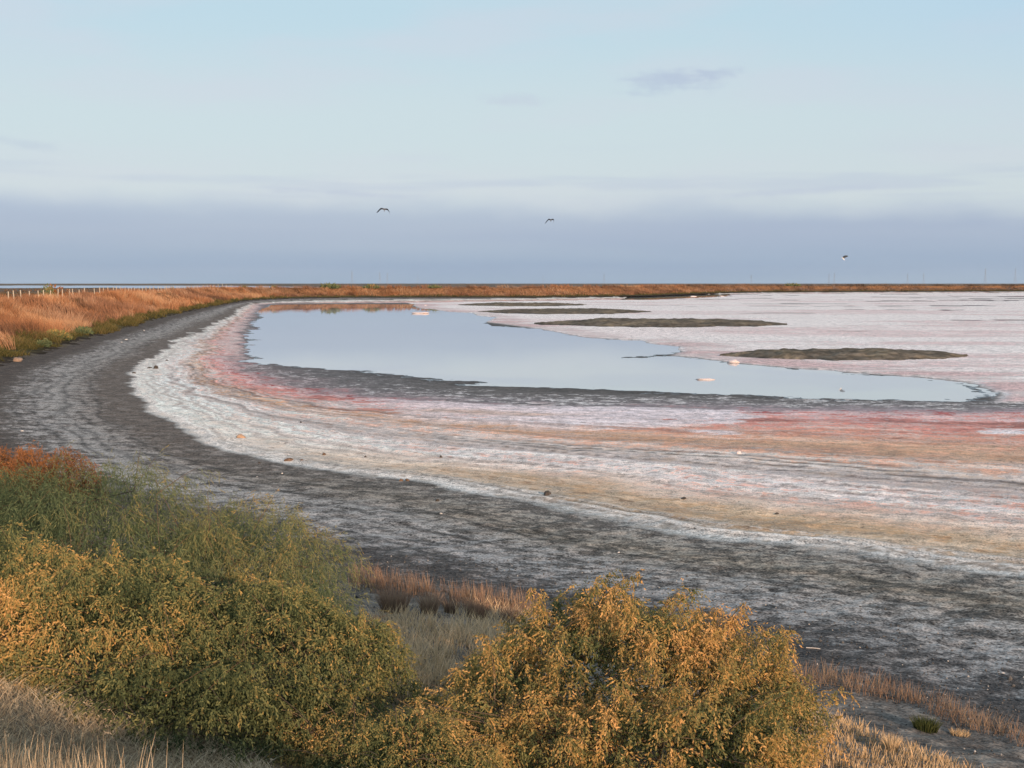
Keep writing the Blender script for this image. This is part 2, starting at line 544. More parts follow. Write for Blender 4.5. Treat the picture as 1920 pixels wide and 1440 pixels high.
        m = np.exp(-((tw - tc) / (wd * (2.2 if is_left else 1))) ** 2) * ((1 - wr) if is_left else (wr if tc > 1 else 1.0)) * band_ok
        m *= sstep(fbm(x * 0.25, y * 0.25, int(tc * 777)), .32, .5)
        lite = np.exp(-((tw - tc - wd * 2.6) / (wd * 1.6)) ** 2) * ((1 - wr) if is_left else wr) * on * (.55 if tc > 1 else 0.0)
        A = A + lite[:, None] * (np.array([.80, .77, .75]) - A)
        A = A * (1 - m[:, None] * dk)
        B = B * (1 - m[:, None] * dk)
        z += 0.03 * np.exp(-((tw - tc - wd * 2.5) / (wd * 2)) ** 2) * on * (0.6 if is_left else 1.0)
    tw = t + (fbm(x * 0.22, y * 0.22, 555, 3) - 0.5) * 0.05
    ring = vnoise(tw * 46, x * .05 + y * .05, 561) * .65 + vnoise(tw * 95, x * .08 - y * .05, 563) * .35
    ring = sstep(ring, .30, .70) * on
    amp = ((.50 * (1 - wr) + .34 * wr) * sstep(t, 1.02, 1.06) * (1 - .75 * sstep(t, 1.75, 1.9)))[:, None]
    A = A * (1 + amp * (ring[:, None] - .55) * on[:, None])
    B = B * (1 + amp * (ring[:, None] - .55) * on[:, None])
    # salt flats beyond the pond
    ml = S['ml'] * S['inner']
    fp = fbm(x * 0.035, y * 0.12, 101, 5)
    fq = fbm(x * 0.02 + 9, y * 0.05, 107, 5)
    fa = np.array([.87, .82, .83])[None] + sstep(fq, .48, .66)[:, None] * np.array([.0, -.03, -.03])[None]
    fb = np.array([.69, .62, .63])[None] + sstep(fp, .55, .7)[:, None] * np.array([.04, -.03, -.03])[None]
    rim = sstep(S['dw'], 0.0, 0.5) * (1 - sstep(S['dw'], 2.0, 7.0))
    fb = fb + rim[:, None] * np.array([-.06, -.09, -.09])
    fc = 0.30 + 0.22 * sstep(fp, .5, .7) + rim * .2
    dark = sstep(fbm(x * 0.03 + 31, y * 0.11, 113, 5), .635, .67) * sstep(y, 90, 140) * sstep(x, 10, 50)
    fb = fb * (1 - dark[:, None] * 0.8)
    fc = fc + dark * 0.30
    A = A * (1 - ml[:, None]) + fa * ml[:, None]
    B = B * (1 - ml[:, None]) + fb * ml[:, None]
    cov = cov * (1 - ml) + fc * ml
    # wet dark edge and bottom of the pond
    wet = S['inner'] & (z < 0.004)
    bot = np.where(wet[:, None], np.array([.20, .19, .19]) * (0.4 + 0.6 * S['ml'][:, None]), A)
    A = np.where(S['inner'][:, None], bot, A)
    B = np.where(wet[:, None], A * 1.1, B)
    edge = S['inner'] * np.exp(-((z - 0.006) / 0.01) ** 2) * 0.28
    A = A * (1 - edge[:, None])
    # the plain outside the levees
    plain = sstep(df, 17, 24)
    far_p = fbm(x * 0.012, y * 0.006, 131, 5)
    pa = np.array([.105, .075, .045])[None] * (0.7 + 0.7 * far_p[:, None])
    pa = pa + sstep(far_p, .55, .7)[:, None] * np.array([.06, .03, .0])
    A = A * (1 - plain[:, None]) + pa * plain[:, None]
    B = B * (1 - plain[:, None]) + pa * .55 * plain[:, None]
    z = z + plain * (fbm(x * 0.03, y * 0.03, 137) - 0.3) * 0.8 * (r > 200) * sstep(df, 24, 90)
    # a far sheet of water lies in the plain: let the ground dip under it
    lake = np.array([(-3000, 1500), (-900, 1030), (-480, 1020), (-260, 1040), (-190, 1250), (-420, 1900), (-900, 2100), (-3000, 2600)], float)
    dk = sdist(np.column_stack([x, y]), lake)
    z = np.where(dk < 0, -0.4, z)
    under = sstep(r, 48, 62) * (df > 0.6) * (df < 27)
    z = z * (1 - under) + np.minimum(z - 0.3, 0.25) * under
    pts = np.column_stack([x, y, z])
    me = mesh_np('ground', pts, f, None, True, dict(band=t, thr=0.5 + (0.5 - cov) * 0.42,
                 rough=np.clip(np.where(wet, 0.25, 0.9), 0, 1), soft=np.interp(t, [-.1, .1, .9, 1.0, 1.05], [.04, .05, .05, .022, .018]), crust=sstep(t, 1.0, 1.05) * (1 - S['ml'] * 0.4) * 0.9, stone=sstep(-t, -.5, -.1) * (r < 60), grit=0.25 + 0.75 * sstep(t, -.3, .0) * (1 - sstep(t, .9, 1.1))))
    warm = np.array([1.06, 1.0, .93])
    A, B = A * warm, B * warm
    put_col(me, 'first', np.clip(A, 0.01, .9))
    put_col(me, 'second', np.clip(B, 0.01, .9))
    return me, lake


def ground_material():
    m = bpy.data.materials.new('salt_and_mud')
    m.use_nodes = True
    g = NT(m.node_tree)
    P = g.n('ShaderNodeNewGeometry').outputs['Position']
    s = g.n('ShaderNodeSeparateXYZ', i_0=P)
    flat = g.xyz(s.outputs[0], s.outputs[1], 0.0)
    band = g.attr('band')
    thr = g.attr('thr')
    streak = g.noise(g.xyz(g.math('MULTIPLY', band, 34.0), g.math('MULTIPLY', s.outputs[0], 0.22), g.math('MULTIPLY', s.outputs[1], 0.22)), 1.0, 4, 0.62)
    big = g.noise(flat, 0.5, 2, 0.6)
    patch = g.noise(flat, 1.5, 3, 0.66)
    mid = g.noise(flat, 5.0, 4, 0.66)
    fine = g.noise(flat, 26.0, 1, 0.6)
    comb = g.math('ADD', g.math('MULTIPLY', patch, 0.34), g.math('ADD', g.math('MULTIPLY', mid, 0.26), g.math('ADD', g.math('MULTIPLY', big, 0.12), g.math('ADD', g.math('MULTIPLY', streak, 0.20), g.math('MULTIPLY', fine, 0.08)))))
    sf = g.attr('soft')
    mask = g.step(g.math('SUBTRACT', comb, thr), g.math('MULTIPLY', sf, -1.0), sf)
    a = g.attr('first', 'Color')
    b = g.attr('second', 'Color')
    c = g.mix(mask, a, b)
    v = g.math('ADD', g.step(fine, 0.25, 0.75, 0.70, 1.25), g.math('ADD', g.step(mid, 0.38, 0.62, -0.22, 0.20), g.step(patch, 0.42, 0.56, -0.22, 0.14)))
    gr = g.noise(flat, 13.0, 3, 0.7)
    v = g.math('ADD', v, g.math('MULTIPLY', g.step(gr, 0.38, 0.62, -0.36, 0.38), g.attr('grit')))
    c = g.mix(1.0, c, g.xyz(v, v, v), 'MULTIPLY')
    # dark joints in the crust along old water lines
    joint = g.math('MULTIPLY', g.step(g.math('ABSOLUTE', g.math('SUBTRACT', streak, 0.5)), 0.028, 0.0), g.step(g.math('ADD', mid, g.math('MULTIPLY', patch, 0.6)), 0.74, 0.88))
    c = g.mix(g.math('MULTIPLY', joint, g.attr('crust')), c, g.mix(1.0, c, (.42, .40, .40), 'MULTIPLY'))
    tint = g.noise(flat, 1.3, 3, 0.6)
    c = g.mix(g.step(tint, 0.52, 0.72, 0, 0.22), c, g.mix(1.0, c, (1.18, 0.94, 0.84), 'MULTIPLY'))
    # pale grains among the stones
    vor = g.n('ShaderNodeTexVoronoi', i_Vector=flat, i_Scale=34.0)
    grain = g.math('MULTIPLY', g.step(vor.outputs['Distance'], 0.32, 0.10), g.step(g.n('ShaderNodeSeparateColor', i_0=vor.outputs['Color']).outputs[0], 0.70, 0.95))
    c = g.mix(g.math('MULTIPLY', grain, g.math('MULTIPLY', g.attr('stone'), 0.75)), c, (.30, .29, .28))
    h = g.math('ADD', g.math('MULTIPLY', mid, 0.05), g.math('ADD', g.math('MULTIPLY', fine, 0.012), g.math('MULTIPLY', g.math('SUBTRACT', 1.0, mask), 0.012)))
    h = g.math('ADD', h, g.math('MULTIPLY', g.math('MULTIPLY', g.step(vor.outputs['Distance'], 0.5, 0.0), g.attr('stone')), 0.008))
    bump = g.n('ShaderNodeBump', i_Height=h, i_Strength=0.55, i_Distance=1.0)
    bs = g.n('ShaderNodeBsdfPrincipled', i_Base_Color=c, i_Roughness=g.attr('rough'), i_Normal=bump.outputs[0])
    bs.inputs['Specular IOR Level'].default_value = 0.25
    g.n('ShaderNodeOutputMaterial', i_Surface=bs.outputs[0])
    return m


ground_me, LAKE = build_ground()
ground = new_obj('ground', ground_me, ground_material())
tag(ground, 'salt crusted mud shore and levee slopes round the pond', kind='structure')


_HX, _HY = np.arange(-16, 14.01, .12), np.arange(1, 34.01, .12)
_gx, _gy = np.meshgrid(_HX, _HY, indexing='ij')
_HZ = survey(_gx.ravel(), _gy.ravel())['z'].reshape(_gx.shape)


def height(x, y):
    x, y = np.atleast_1d(np.asarray(x, float)), np.atleast_1d(np.asarray(y, float))
    near = (x > -15.8) & (x < 13.8) & (y > 1.1) & (y < 33.8)
    out = np.empty(len(x))
    fx, fy = (x[near] + 16) / .12, (y[near] - 1) / .12
    i, j = fx.astype(int), fy.astype(int)
    u, v = fx - i, fy - j
    out[near] = (_HZ[i, j] * (1 - u) + _HZ[i + 1, j] * u) * (1 - v) + (_HZ[i, j + 1] * (1 - u) + _HZ[i + 1, j + 1] * u) * v
    if not near.all():
        out[~near] = survey(x[~near], y[~near])['z']
    return out


# ------------------------------------------------------------------ levee
def resample(line, step_of):
    seg = np.linalg.norm(np.diff(line, axis=0), axis=1)
    L = np.concatenate([[0], np.cumsum(seg)])
    out, s_ = [], 0.0
    while s_ < L[-1]:
        p = np.array([np.interp(s_, L, line[:, 0]), np.interp(s_, L, line[:, 1])])
        out.append(p)
        s_ += step_of(p)
    return np.array(out)


def outward(line):
    tg = nrm(np.gradient(line, axis=0))
    return np.column_stack([-tg[:, 1], tg[:, 0]]) * -1.0


_k0 = int(np.argmin(np.hypot(FOOT[:, 0] + 19, FOOT[:, 1] - 41)))
_line = FOOT[_k0:]
RIDGE = resample(_line, lambda p: float(np.clip(np.hypot(*p) / 160, 0.6, 4.0)) if p[0] < 330 else 14.0)
for _ in range(6):
    RIDGE[1:-1] = (RIDGE[:-2] + 2 * RIDGE[1:-1] + RIDGE[2:]) / 4
RN = outward(RIDGE)
if sdist((RIDGE + RN * 3), FOOT).mean() < 0:
    RN = -RN
OFFS = np.concatenate([np.linspace(-1.5, 12, 28), np.linspace(12.8, 26, 12)])


def levee_z(x, y, off):
    lump = (fbm(x * 0.22, y * 0.22, 21) - 0.5) * 1.6 * sstep(off, 1, 5) * (1 - sstep(off, 9.5, 11.5))
    knob = (fbm(x * 0.07, y * 0.07, 27) - 0.5) * 0.5 * sstep(off, 8, 11) * (1 - sstep(off, 15, 18))
    return np.where(off < 0, 0.42 + off * 0.12, 0.45 + np.interp(off, PROF_D, PROF_Z) * crest(x, y) + lump + knob) + (vnoise(x * 1.2, y * 1.2, 3) - .5) * 0.12


def build_levee():
    n, m = len(RIDGE), len(OFFS)
    PX = RIDGE[:, None, 0] + RN[:, None, 0] * OFFS[None]
    PY = RIDGE[:, None, 1] + RN[:, None, 1] * OFFS[None]
    off = np.broadcast_to(OFFS[None], PX.shape)
    z = levee_z(PX, PY, off)
    z[:, -1] = -0.5
    i, j = np.meshgrid(np.arange(n - 1), np.arange(m - 1), indexing='ij')
    f = np.stack([i * m + j, i * m + j + 1, (i + 1) * m + j + 1, (i + 1) * m + j], -1).reshape(-1, 4)
    soil = np.array([.055, .045, .036])
    green = np.array([.085, .075, .035])
    rust = np.array([.25, .125, .06])
    k1 = sstep(off + (fbm(PX * .3, PY * .3, 6) - .5) * 3, .2, 1.4)[..., None]
    k2 = sstep(off + (fbm(PX * .3, PY * .3, 61) - .5) * 3, 1.8, 3.4)[..., None]
    c = soil * (1 - k1) + green * k1
    c = c * (1 - k2) + rust * k2
    c = c * (0.65 + 0.7 * fbm(PX * .5, PY * .5, 88)[..., None])
    k3 = sstep(off, 17, 22)[..., None]
    c = c * (1 - k3) + np.array([.09, .065, .04]) * k3
    return mesh_np('levee', np.stack([PX, PY, z], -1), f, c.reshape(-1, 3), True)


def soil_mat():
    m = bpy.data.materials.new('levee_soil')
    m.use_nodes = True
    g = NT(m.node_tree)
    P = g.n('ShaderNodeNewGeometry').outputs['Position']
    nz = g.noise(P, 1.5, 4, 0.6)
    v = g.step(nz, 0.3, 0.7, 0.6, 1.35)
    c = g.mix(1.0, g.attr('col', 'Color'), g.xyz(v, v, v), 'MULTIPLY')
    bp = g.n('ShaderNodeBump', i_Height=nz, i_Strength=0.5, i_Distance=0.3)
    bs = g.n('ShaderNodeBsdfDiffuse', i_Color=c, i_Normal=bp.outputs[0])
    g.n('ShaderNodeOutputMaterial', i_Surface=bs.outputs[0])
    return m


levee = new_obj('levee', build_levee(), soil_mat())
tag(levee, 'earth levee curving round the far side of the pond', kind='structure')


# ------------------------------------------------------------------ water
def water_material():
    m = bpy.data.materials.new('still_brine')
    m.use_nodes = True
    g = NT(m.node_tree)
    P = g.n('ShaderNodeNewGeometry').outputs['Position']
    nz = g.noise(P, 0.8, 3, 0.5)
    bump = g.n('ShaderNodeBump', i_Height=nz, i_Strength=0.02, i_Distance=0.02)
    bs = g.n('ShaderNodeBsdfPrincipled', i_Base_Color=(.47, .47, .47), i_Roughness=g.step(g.noise(P, 0.045, 3, 0.6), 0.42, 0.62, 0.015, 0.035), i_Normal=bump.outputs[0])
    bs.inputs['IOR'].default_value = 1.40
    bs.inputs['Specular IOR Level'].default_value = 0.9
    g.n('ShaderNodeOutputMaterial', i_Surface=bs.outputs[0])
    return m


def ngon(name, pts, z):
    me = bpy.data.meshes.new(name)
    me.from_pydata([(p[0], p[1], z) for p in pts], [], [list(range(len(pts)))])
    me.update()
    return me


brine = water_material()
wpoly = px_line([(405, 690), (405, 640), (440, 585), (490, 569), (780, 568), (900, 566), (1160, 562.5), (1190, 553), (1300, 551), (1385, 550.5), (1380, 557),
                 (1500, 575), (1700, 640), (1920, 700), (1990, 750), (1960, 775), (1500, 772), (900, 760), (600, 738)], 0)
water = new_obj('water', ngon('water', wpoly, 0.0), brine)
tag(water, 'still shallow pond mirroring the sky', kind='structure')
lake_o = new_obj('water', ngon('far_water', LAKE, 0.35), brine)
tag(lake_o, 'bright strip of far water beyond the fence', kind='structure')


# ------------------------------------------------------------------ plain coloured materials
def plain_mat(name, colr, rough=0.85, var=0.3, scale=6.0, bump=0.02):
    m = bpy.data.materials.new(name)
    m.use_nodes = True
    g = NT(m.node_tree)
    tc = g.n('ShaderNodeTexCoord').outputs['Object']
    nz = g.noise(tc, scale, 6, 0.65)
    v = g.step(nz, 0.3, 0.7, 1 - var, 1 + var)
    c = g.mix(1.0, colr, g.xyz(v, v, v), 'MULTIPLY')
    bp = g.n('ShaderNodeBump', i_Height=nz, i_Strength=0.6, i_Distance=bump)
    bs = g.n('ShaderNodeBsdfPrincipled', i_Base_Color=c, i_Roughness=rough, i_Normal=bp.outputs[0])
    bs.inputs['Specular IOR Level'].default_value = 0.2
    g.n('ShaderNodeOutputMaterial', i_Surface=bs.outputs[0])
    return m


def leaf_mat(name, trans=0.25):
    m = bpy.data.materials.new(name)
    m.use_nodes = True
    g = NT(m.node_tree)
    c = g.attr('col', 'Color')
    d = g.n('ShaderNodeBsdfDiffuse', i_Color=c, i_Roughness=0.8)
    t = g.n('ShaderNodeBsdfTranslucent', i_Color=c)
    mx = g.n('ShaderNodeMixShader', i_0=trans, i_1=d.outputs[0], i_2=t.outputs[0])
    g.n('ShaderNodeOutputMaterial', i_Surface=mx.outputs[0])
    return m


LEAF = leaf_mat('leaf', 0.34)
STRAW = leaf_mat('straw', 0.15)
BARK = plain_mat('bark', (.16, .11, .07), 0.9, 0.3, 30, 0.002)


# ------------------------------------------------------------------ islands of mud in the salt
def island(px0, px1, pyb, depth, h, seed, label):
    x0, y0 = ground_at(px0, pyb)
    x1, y1 = ground_at(px1, pyb)
    cx, cy = (x0 + x1) / 2, y0 + depth / 2
    hw, hd = (x1 - x0) / 2, depth / 2
    nu, nv = 150, 36
    u, v = np.meshgrid(np.linspace(-1.12, 1.12, nu), np.linspace(-1.25, 1.25, nv), indexing='ij')
    x, y = cx + u * hw, cy + v * hd
    n = fbm(u * 3.2 + seed, v * 1.6, seed, 5) - 0.5
    taper = np.clip(1 - np.abs(u) ** 2.3, 0, None) ** 0.8
    n3 = fbm(u * 11 + seed, v * 3, seed + 60, 3) - .5
    rr = np.abs(v + n * 0.45 + n3 * .35) / np.maximum(taper, 0.02)
    prof = np.clip(1 - rr ** 2.2, -0.3, 1)
    edge = np.clip(1.0 - np.abs(u + n * 0.3 + n3 * .1) ** 1.5, -0.2, 1)
    z = h * np.minimum(prof, 1) * np.clip(0.25 + edge, 0, 1) * (0.85 + n * 0.9)
    z = np.where((prof < 0) | (edge < 0), -0.25, z)
    z = z + (fbm(x * 1.1, y * 1.1, 5, 4) - .5) * 0.22 * np.clip(prof, 0, 1) + (vnoise(x * 2, y * 2, 5) - .5) * 0.05 + 0.045
    i, j = np.meshgrid(np.arange(nu - 1), np.arange(nv - 1), indexing='ij')
    f = np.stack([i * nv + j, (i + 1) * nv + j, (i + 1) * nv + j + 1, i * nv + j + 1], -1).reshape(-1, 4)
    pts = np.stack([x - cx, y - cy, z], -1).reshape(-1, 3)
    zz = z.ravel()
    nn = fbm(x.ravel() * .5, y.ravel() * .5, seed + 4, 4)
    c = np.array([.155, .132, .105])[None] * (0.6 + .8 * nn[:, None])
    c = c + sstep(nn, .5, .62)[:, None] * np.array([.035, .022, .005])
    fr = (1 - sstep(zz + (nn - .5) * .25, .07, .20))[:, None]
    c = c * (1 - fr) + np.array([.10, .092, .08]) * fr
    o = new_obj('mud_island', mesh_np('mud_island', pts, f, c, True), ISLE, None, (cx, cy, 0))
    tag(o, label, kind='structure')
    return o


ISLE = soil_mat()
island(998, 1525, 615, 22, 0.75, 3, 'long low olive mud island in mid pond')
island(1372, 1872, 677.5, 10, 0.55, 8, 'dark mud island nearest on the right in the salt')
island(888, 1250, 590, 34, 0.55, 13, 'thin mud bar behind the long island')
island(850, 1110, 575, 34, 0.55, 18, 'farthest thin mud bar below the far levee')


# ------------------------------------------------------------------ leaves, blades and stems in numpy
def quads_of_leaves(p, d, L, W, roll=None):
    """p base points, d directions, L lengths, W widths -> rhombus leaves"""
    n = len(p)
    if roll is None:
        roll = nrm(rng.normal(size=(n, 3)))
    s = nrm(np.cross(d, roll))
    L, W = np.asarray(L)[:, None], np.asarray(W)[:, None]
    v = np.empty((n, 4, 3))
    v[:, 0] = p
    v[:, 1] = p + d * L * 0.5 + s * W * 0.5
    v[:, 2] = p + d * L
    v[:, 3] = p + d * L * 0.5 - s * W * 0.5
    f = np.arange(n * 4).reshape(n, 4)
    return v.reshape(-1, 3), f


def blades(base, lean, H, W, segs=3, bend=0.5, face=None):
    """curved grass blades: a strip of quads closing to a point; returns verts, tri-quads"""
    n = len(base)
    side = np.zeros((n, 3))
    a = rng.uniform(0, 2 * np.pi, n) if face is None else face
    side[:, 0], side[:, 1] = np.cos(a), np.sin(a)
    v = np.empty((n, (segs + 1) * 2, 3))
    for k in range(segs + 1):
        t = k / segs
        c = base + lean * (H * (t * 0.35 + bend * t * t))[:, None]
        c = c + np.array([0, 0, 1.0]) * (H * (t - 0.28 * bend * t * t))[:, None]
        wd = (W * (1 - t) ** 0.8 * 0.5 + W * 0.04)[:, None]
        v[:, 2 * k] = c - side * wd
        v[:, 2 * k + 1] = c + side * wd
    q = np.array([[2 * k, 2 * k + 1, 2 * k + 3, 2 * k + 2] for k in range(segs)])
    f = (np.arange(n)[:, None, None] * (segs + 1) * 2 + q[None]).reshape(-1, 4)
    return v.reshape(-1, 3), f


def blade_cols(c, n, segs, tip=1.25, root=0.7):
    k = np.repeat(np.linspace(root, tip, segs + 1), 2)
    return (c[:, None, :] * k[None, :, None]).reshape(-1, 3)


def tube(path, r0, r1, sides=5):
    path = np.asarray(path, float)
    n = len(path)
    tg = nrm(np.gradient(path, axis=0))
    up = np.array([0.31, 0.17, 0.93])
    a = nrm(np.cross(tg, up))
    b = np.cross(tg, a)
    rad = np.linspace(r0, r1, n)[:, None, None]
    th = np.linspace(0, 2 * np.pi, sides, endpoint=False)
    ring = path[:, None] + rad * (np.cos(th)[None, :, None] * a[:, None] + np.sin(th)[None, :, None] * b[:, None])
    i, j = np.meshgrid(np.arange(n - 1), np.arange(sides), indexing='ij')
    f = np.stack([i * sides + j, i * sides + (j + 1) % sides, (i + 1) * sides + (j + 1) % sides, (i + 1) * sides + j], -1).reshape(-1, 4)
    return ring.reshape(-1, 3), f


def merge(parts):
    vs_, fs_, o = [], [], 0
    for v, f in parts:
        vs_.append(v)
        fs_.append(f + o)
        o += len(v)
    return np.concatenate(vs_), np.concatenate(fs_)


def pick(cols, u):
    """blend along a list of colours, u from 0 to 1"""
    cols = np.array(cols)
    k = np.clip(u, 0, 0.9999) * (len(cols) - 1)
    i = k.astype(int)
    fr = (k - i)[:, None]
    return cols[i] * (1 - fr) + cols[i + 1] * fr


# ------------------------------------------------------------------ shrubs
def shrub(name, label, base, lobes, sprays, palette, leaf=(0.022, 0.010), tassel=0.09, ntas=7, nleaf=6, gold=0.5, stems=9,
          seed=1, group=None, feather=False, patch=1.1, droop=0.9, spray_len=(0.16, 0.34), gold_at=None, shoots=0, shoot_len=1.0):
    """lobes: (x, y, z, rx, ry, rz) about the base; palette: dark inner, green, olive, gold, bright gold"""
    global rng
    rng = np.random.default_rng(seed)
    root = empty(name, base)
    tag(root, label, 'shrub', group)
    base = np.array(base)
    lobes = np.array(lobes, float)
    vol = (lobes[:, 3] * lobes[:, 4] + lobes[:, 3] * lobes[:, 5])
    pk = rng.choice(len(lobes), size=sprays * 3, p=vol / vol.sum())
    dirn = nrm(rng.normal(size=(len(pk), 3)))
    dirn[:, 2] = np.where(dirn[:, 2] < -0.25, -dirn[:, 2], dirn[:, 2])
    lump = 0.80 + 0.40 * (vnoise(dirn[:, 0] * 3 + pk * 7, dirn[:, 1] * 3 + dirn[:, 2] * 3, seed))
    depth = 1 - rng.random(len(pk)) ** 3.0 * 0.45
    P = lobes[pk, :3] + dirn * lobes[pk, 3:6] * (lump * depth)[:, None]
    keep = np.ones(len(P), bool)
    for k in range(len(lobes)):
        q = (P - lobes[k, :3]) / lobes[k, 3:6]
        keep &= (pk == k) | ((q * q).sum(1) > 0.42)
    gz = height(P[:, 0] + base[0], P[:, 1] + base[1]) - base[2]
    keep &= P[:, 2] > gz + 0.02
    P, dirn, pk, depth = P[keep][:sprays], dirn[keep][:sprays], pk[keep][:sprays], depth[keep][:sprays]
    # shoots that stand out beyond the rest, set with sprays along their length
    extra, shoot_lines = [], []
    zsurf = P[:, 2] + dirn[:, 2] * .3
    for k in rng.choice(len(P), size=shoots, replace=False, p=(np.clip(dirn[:, 2] + .25, .02, None) ** 1.5 * (depth > .9)) / (np.clip(dirn[:, 2] + .25, .02, None) ** 1.5 * (depth > .9)).sum()):
        d0 = nrm(dirn[k] * np.array([1, 1, .6]) + rng.normal(size=3) * .35 + np.array([.15, 0, .35]))
        ln = rng.uniform(.18, .46) * shoot_len
        tt = np.arange(0, ln, .055)
        line = P[k] + d0 * tt[:, None] + np.array([0, 0, -.35]) * (tt[:, None] ** 2)
        shoot_lines.append(np.concatenate([[P[k] - d0 * .25], line]))
        extra.append((line + rng.normal(size=line.shape) * .012, np.repeat(d0[None], len(line), 0)))
    if extra:
        P = np.concatenate([P] + [e[0] for e in extra])
        dirn = np.concatenate([dirn] + [e[1] for e in extra])
        depth = np.concatenate([depth, np.ones(len(P) - len(depth))])
    n = len(P)
    sd = nrm(dirn * 0.8 + np.array([0, 0, 0.55]) + rng.normal(size=(n, 3)) * 0.35)
    SL = rng.uniform(*spray_len, n)
    # gold: where the seed heads have ripened, in patches, most on the outside
    wp = P + base
    g0 = fbm(wp[:, 0] * patch + seed, wp[:, 1] * patch + wp[:, 2] * patch * 1.3, seed + 5, 3)
    gl = gold + (g0 - 0.5) * 1.6
    if gold_at is not None:
        gl = gl + gold_at(P)
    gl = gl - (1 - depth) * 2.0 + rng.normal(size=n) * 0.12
    f_t = np.linspace(0.15, 1.0, ntas)[None, :] + rng.uniform(-.06, .06, (n, ntas))
    start = P - sd * (SL * 0.6)[:, None]
    st = start[:, None] + sd[:, None] * (SL[:, None] * f_t)[..., None]
    st[..., 2] -= SL[:, None] * f_t ** 2 * 0.35 * droop
    td = nrm(sd[:, None] * 0.45 + rng.normal(size=(n, ntas, 3)) * 0.38 + np.array([0, 0, -0.85 * droop]))
    TL = tassel * rng.uniform(0.6, 1.3, (n, ntas))
    fl = (np.arange(nleaf) + 0.5)[None, None] / nleaf
    lp = st[:, :, None] + td[:, :, None] * (TL[..., None] * fl)[..., None]
    lp[..., 2] -= TL[..., None] * fl ** 2 * 0.45 * droop
    spread = 0.25 if feather else 0.42
    ld = nrm(td[:, :, None] * 0.8 + np.array([0, 0, -0.35 * droop]) + rng.normal(size=lp.shape) * spread)
    m = n * ntas * nleaf
    size = rng.uniform(0.65, 1.35, m)
    gg = np.broadcast_to(gl[:, None, None] + (f_t[..., None] - 0.62) * 0.85 + (fl - 0.5) * 0.35, lp.shape[:3]).ravel() + rng.normal(size=m) * 0.07
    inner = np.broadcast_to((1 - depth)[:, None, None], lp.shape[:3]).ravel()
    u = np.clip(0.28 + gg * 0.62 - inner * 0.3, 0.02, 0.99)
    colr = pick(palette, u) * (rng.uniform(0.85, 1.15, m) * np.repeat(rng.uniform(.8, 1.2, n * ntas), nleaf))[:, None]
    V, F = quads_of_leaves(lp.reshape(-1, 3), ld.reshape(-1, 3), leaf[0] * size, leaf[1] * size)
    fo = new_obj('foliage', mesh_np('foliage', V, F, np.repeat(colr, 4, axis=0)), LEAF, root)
    fo['kind'] = 'stuff'
    # shaded leaves deeper in, so that the ground does not show through
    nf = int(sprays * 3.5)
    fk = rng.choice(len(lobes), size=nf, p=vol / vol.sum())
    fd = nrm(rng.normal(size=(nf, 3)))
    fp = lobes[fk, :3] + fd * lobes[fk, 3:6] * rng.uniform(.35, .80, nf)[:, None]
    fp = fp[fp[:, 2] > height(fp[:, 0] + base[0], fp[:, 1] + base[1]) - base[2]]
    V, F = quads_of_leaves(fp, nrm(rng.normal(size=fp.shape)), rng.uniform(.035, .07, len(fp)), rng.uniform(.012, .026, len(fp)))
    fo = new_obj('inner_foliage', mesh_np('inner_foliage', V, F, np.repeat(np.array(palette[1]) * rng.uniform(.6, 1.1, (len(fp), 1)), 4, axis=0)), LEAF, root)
    fo['kind'] = 'stuff'
    # woody stems, each from the root crown out to the sprays
    order = rng.permutation(n)
    sel = order[:stems * 14]
    angs = np.arctan2(P[sel, 1] - P[:, 1].mean(), P[sel, 0] - P[:, 0].mean())
    bins = np.argsort(angs)
    for grp in np.array_split(sel[bins], stems):
        if len(grp) == 0:
            continue
        end = P[grp].mean(0)
        g0_ = end.copy()
        g0_[:2] = P[:, :2].mean(0) * 0.5 + end[:2] * 0.5
        g0_[2] = float(height(g0_[0] + base[0], g0_[1] + base[1])[0]) - base[2] - 0.05
        mid = (g0_ + end) / 2 + np.array([0, 0, 0.12]) + rng.normal(size=3) * 0.05
        t = np.linspace(0, 1, 7)[:, None]
        trunk = (1 - t) ** 2 * g0_ + 2 * t * (1 - t) * mid + t * t * end
        pcs = [tube(trunk, 0.016, 0.006, 5)]
        for q in grp:
            k = rng.integers(2, 6)
            a, b = trunk[k], P[q] + sd[q] * SL[q] * 0.3
            c = (a + b) / 2 + np.array([0, 0, 0.07]) + rng.normal(size=3) * 0.03
            t2 = np.linspace(0, 1, 5)[:, None]
            pcs.append(tube((1 - t2) ** 2 * a + 2 * t2 * (1 - t2) * c + t2 * t2 * b, 0.0055, 0.002, 3))
        for sl in shoot_lines[len(root.children) % stems::stems]:
            a0 = trunk[4]
            mid0 = (a0 + sl[0]) / 2 + np.array([0, 0, .04])
            pcs.append(tube(np.concatenate([[a0, mid0], sl]), 0.0055, 0.0015, 3))
        V, F = merge(pcs)
        new_obj('stem', mesh_np('stem', V, F, None, True), BARK, root)
    return root


def gz(x, y):
    return float(height(x, y)[0])


PAL_GOLD = [(.062, .078, .038), (.142, .165, .074), (.27, .248, .10), (.53, .34, .12), (.70, .43, .18)]
PAL_GREEN = [(.062, .090, .050), (.135, .178, .092), (.215, .235, .11), (.33, .28, .115), (.50, .32, .12)]
PAL_RUST = [(.05, .035, .02), (.14, .075, .035), (.26, .12, .05), (.36, .16, .065), (.44, .20, .08)]

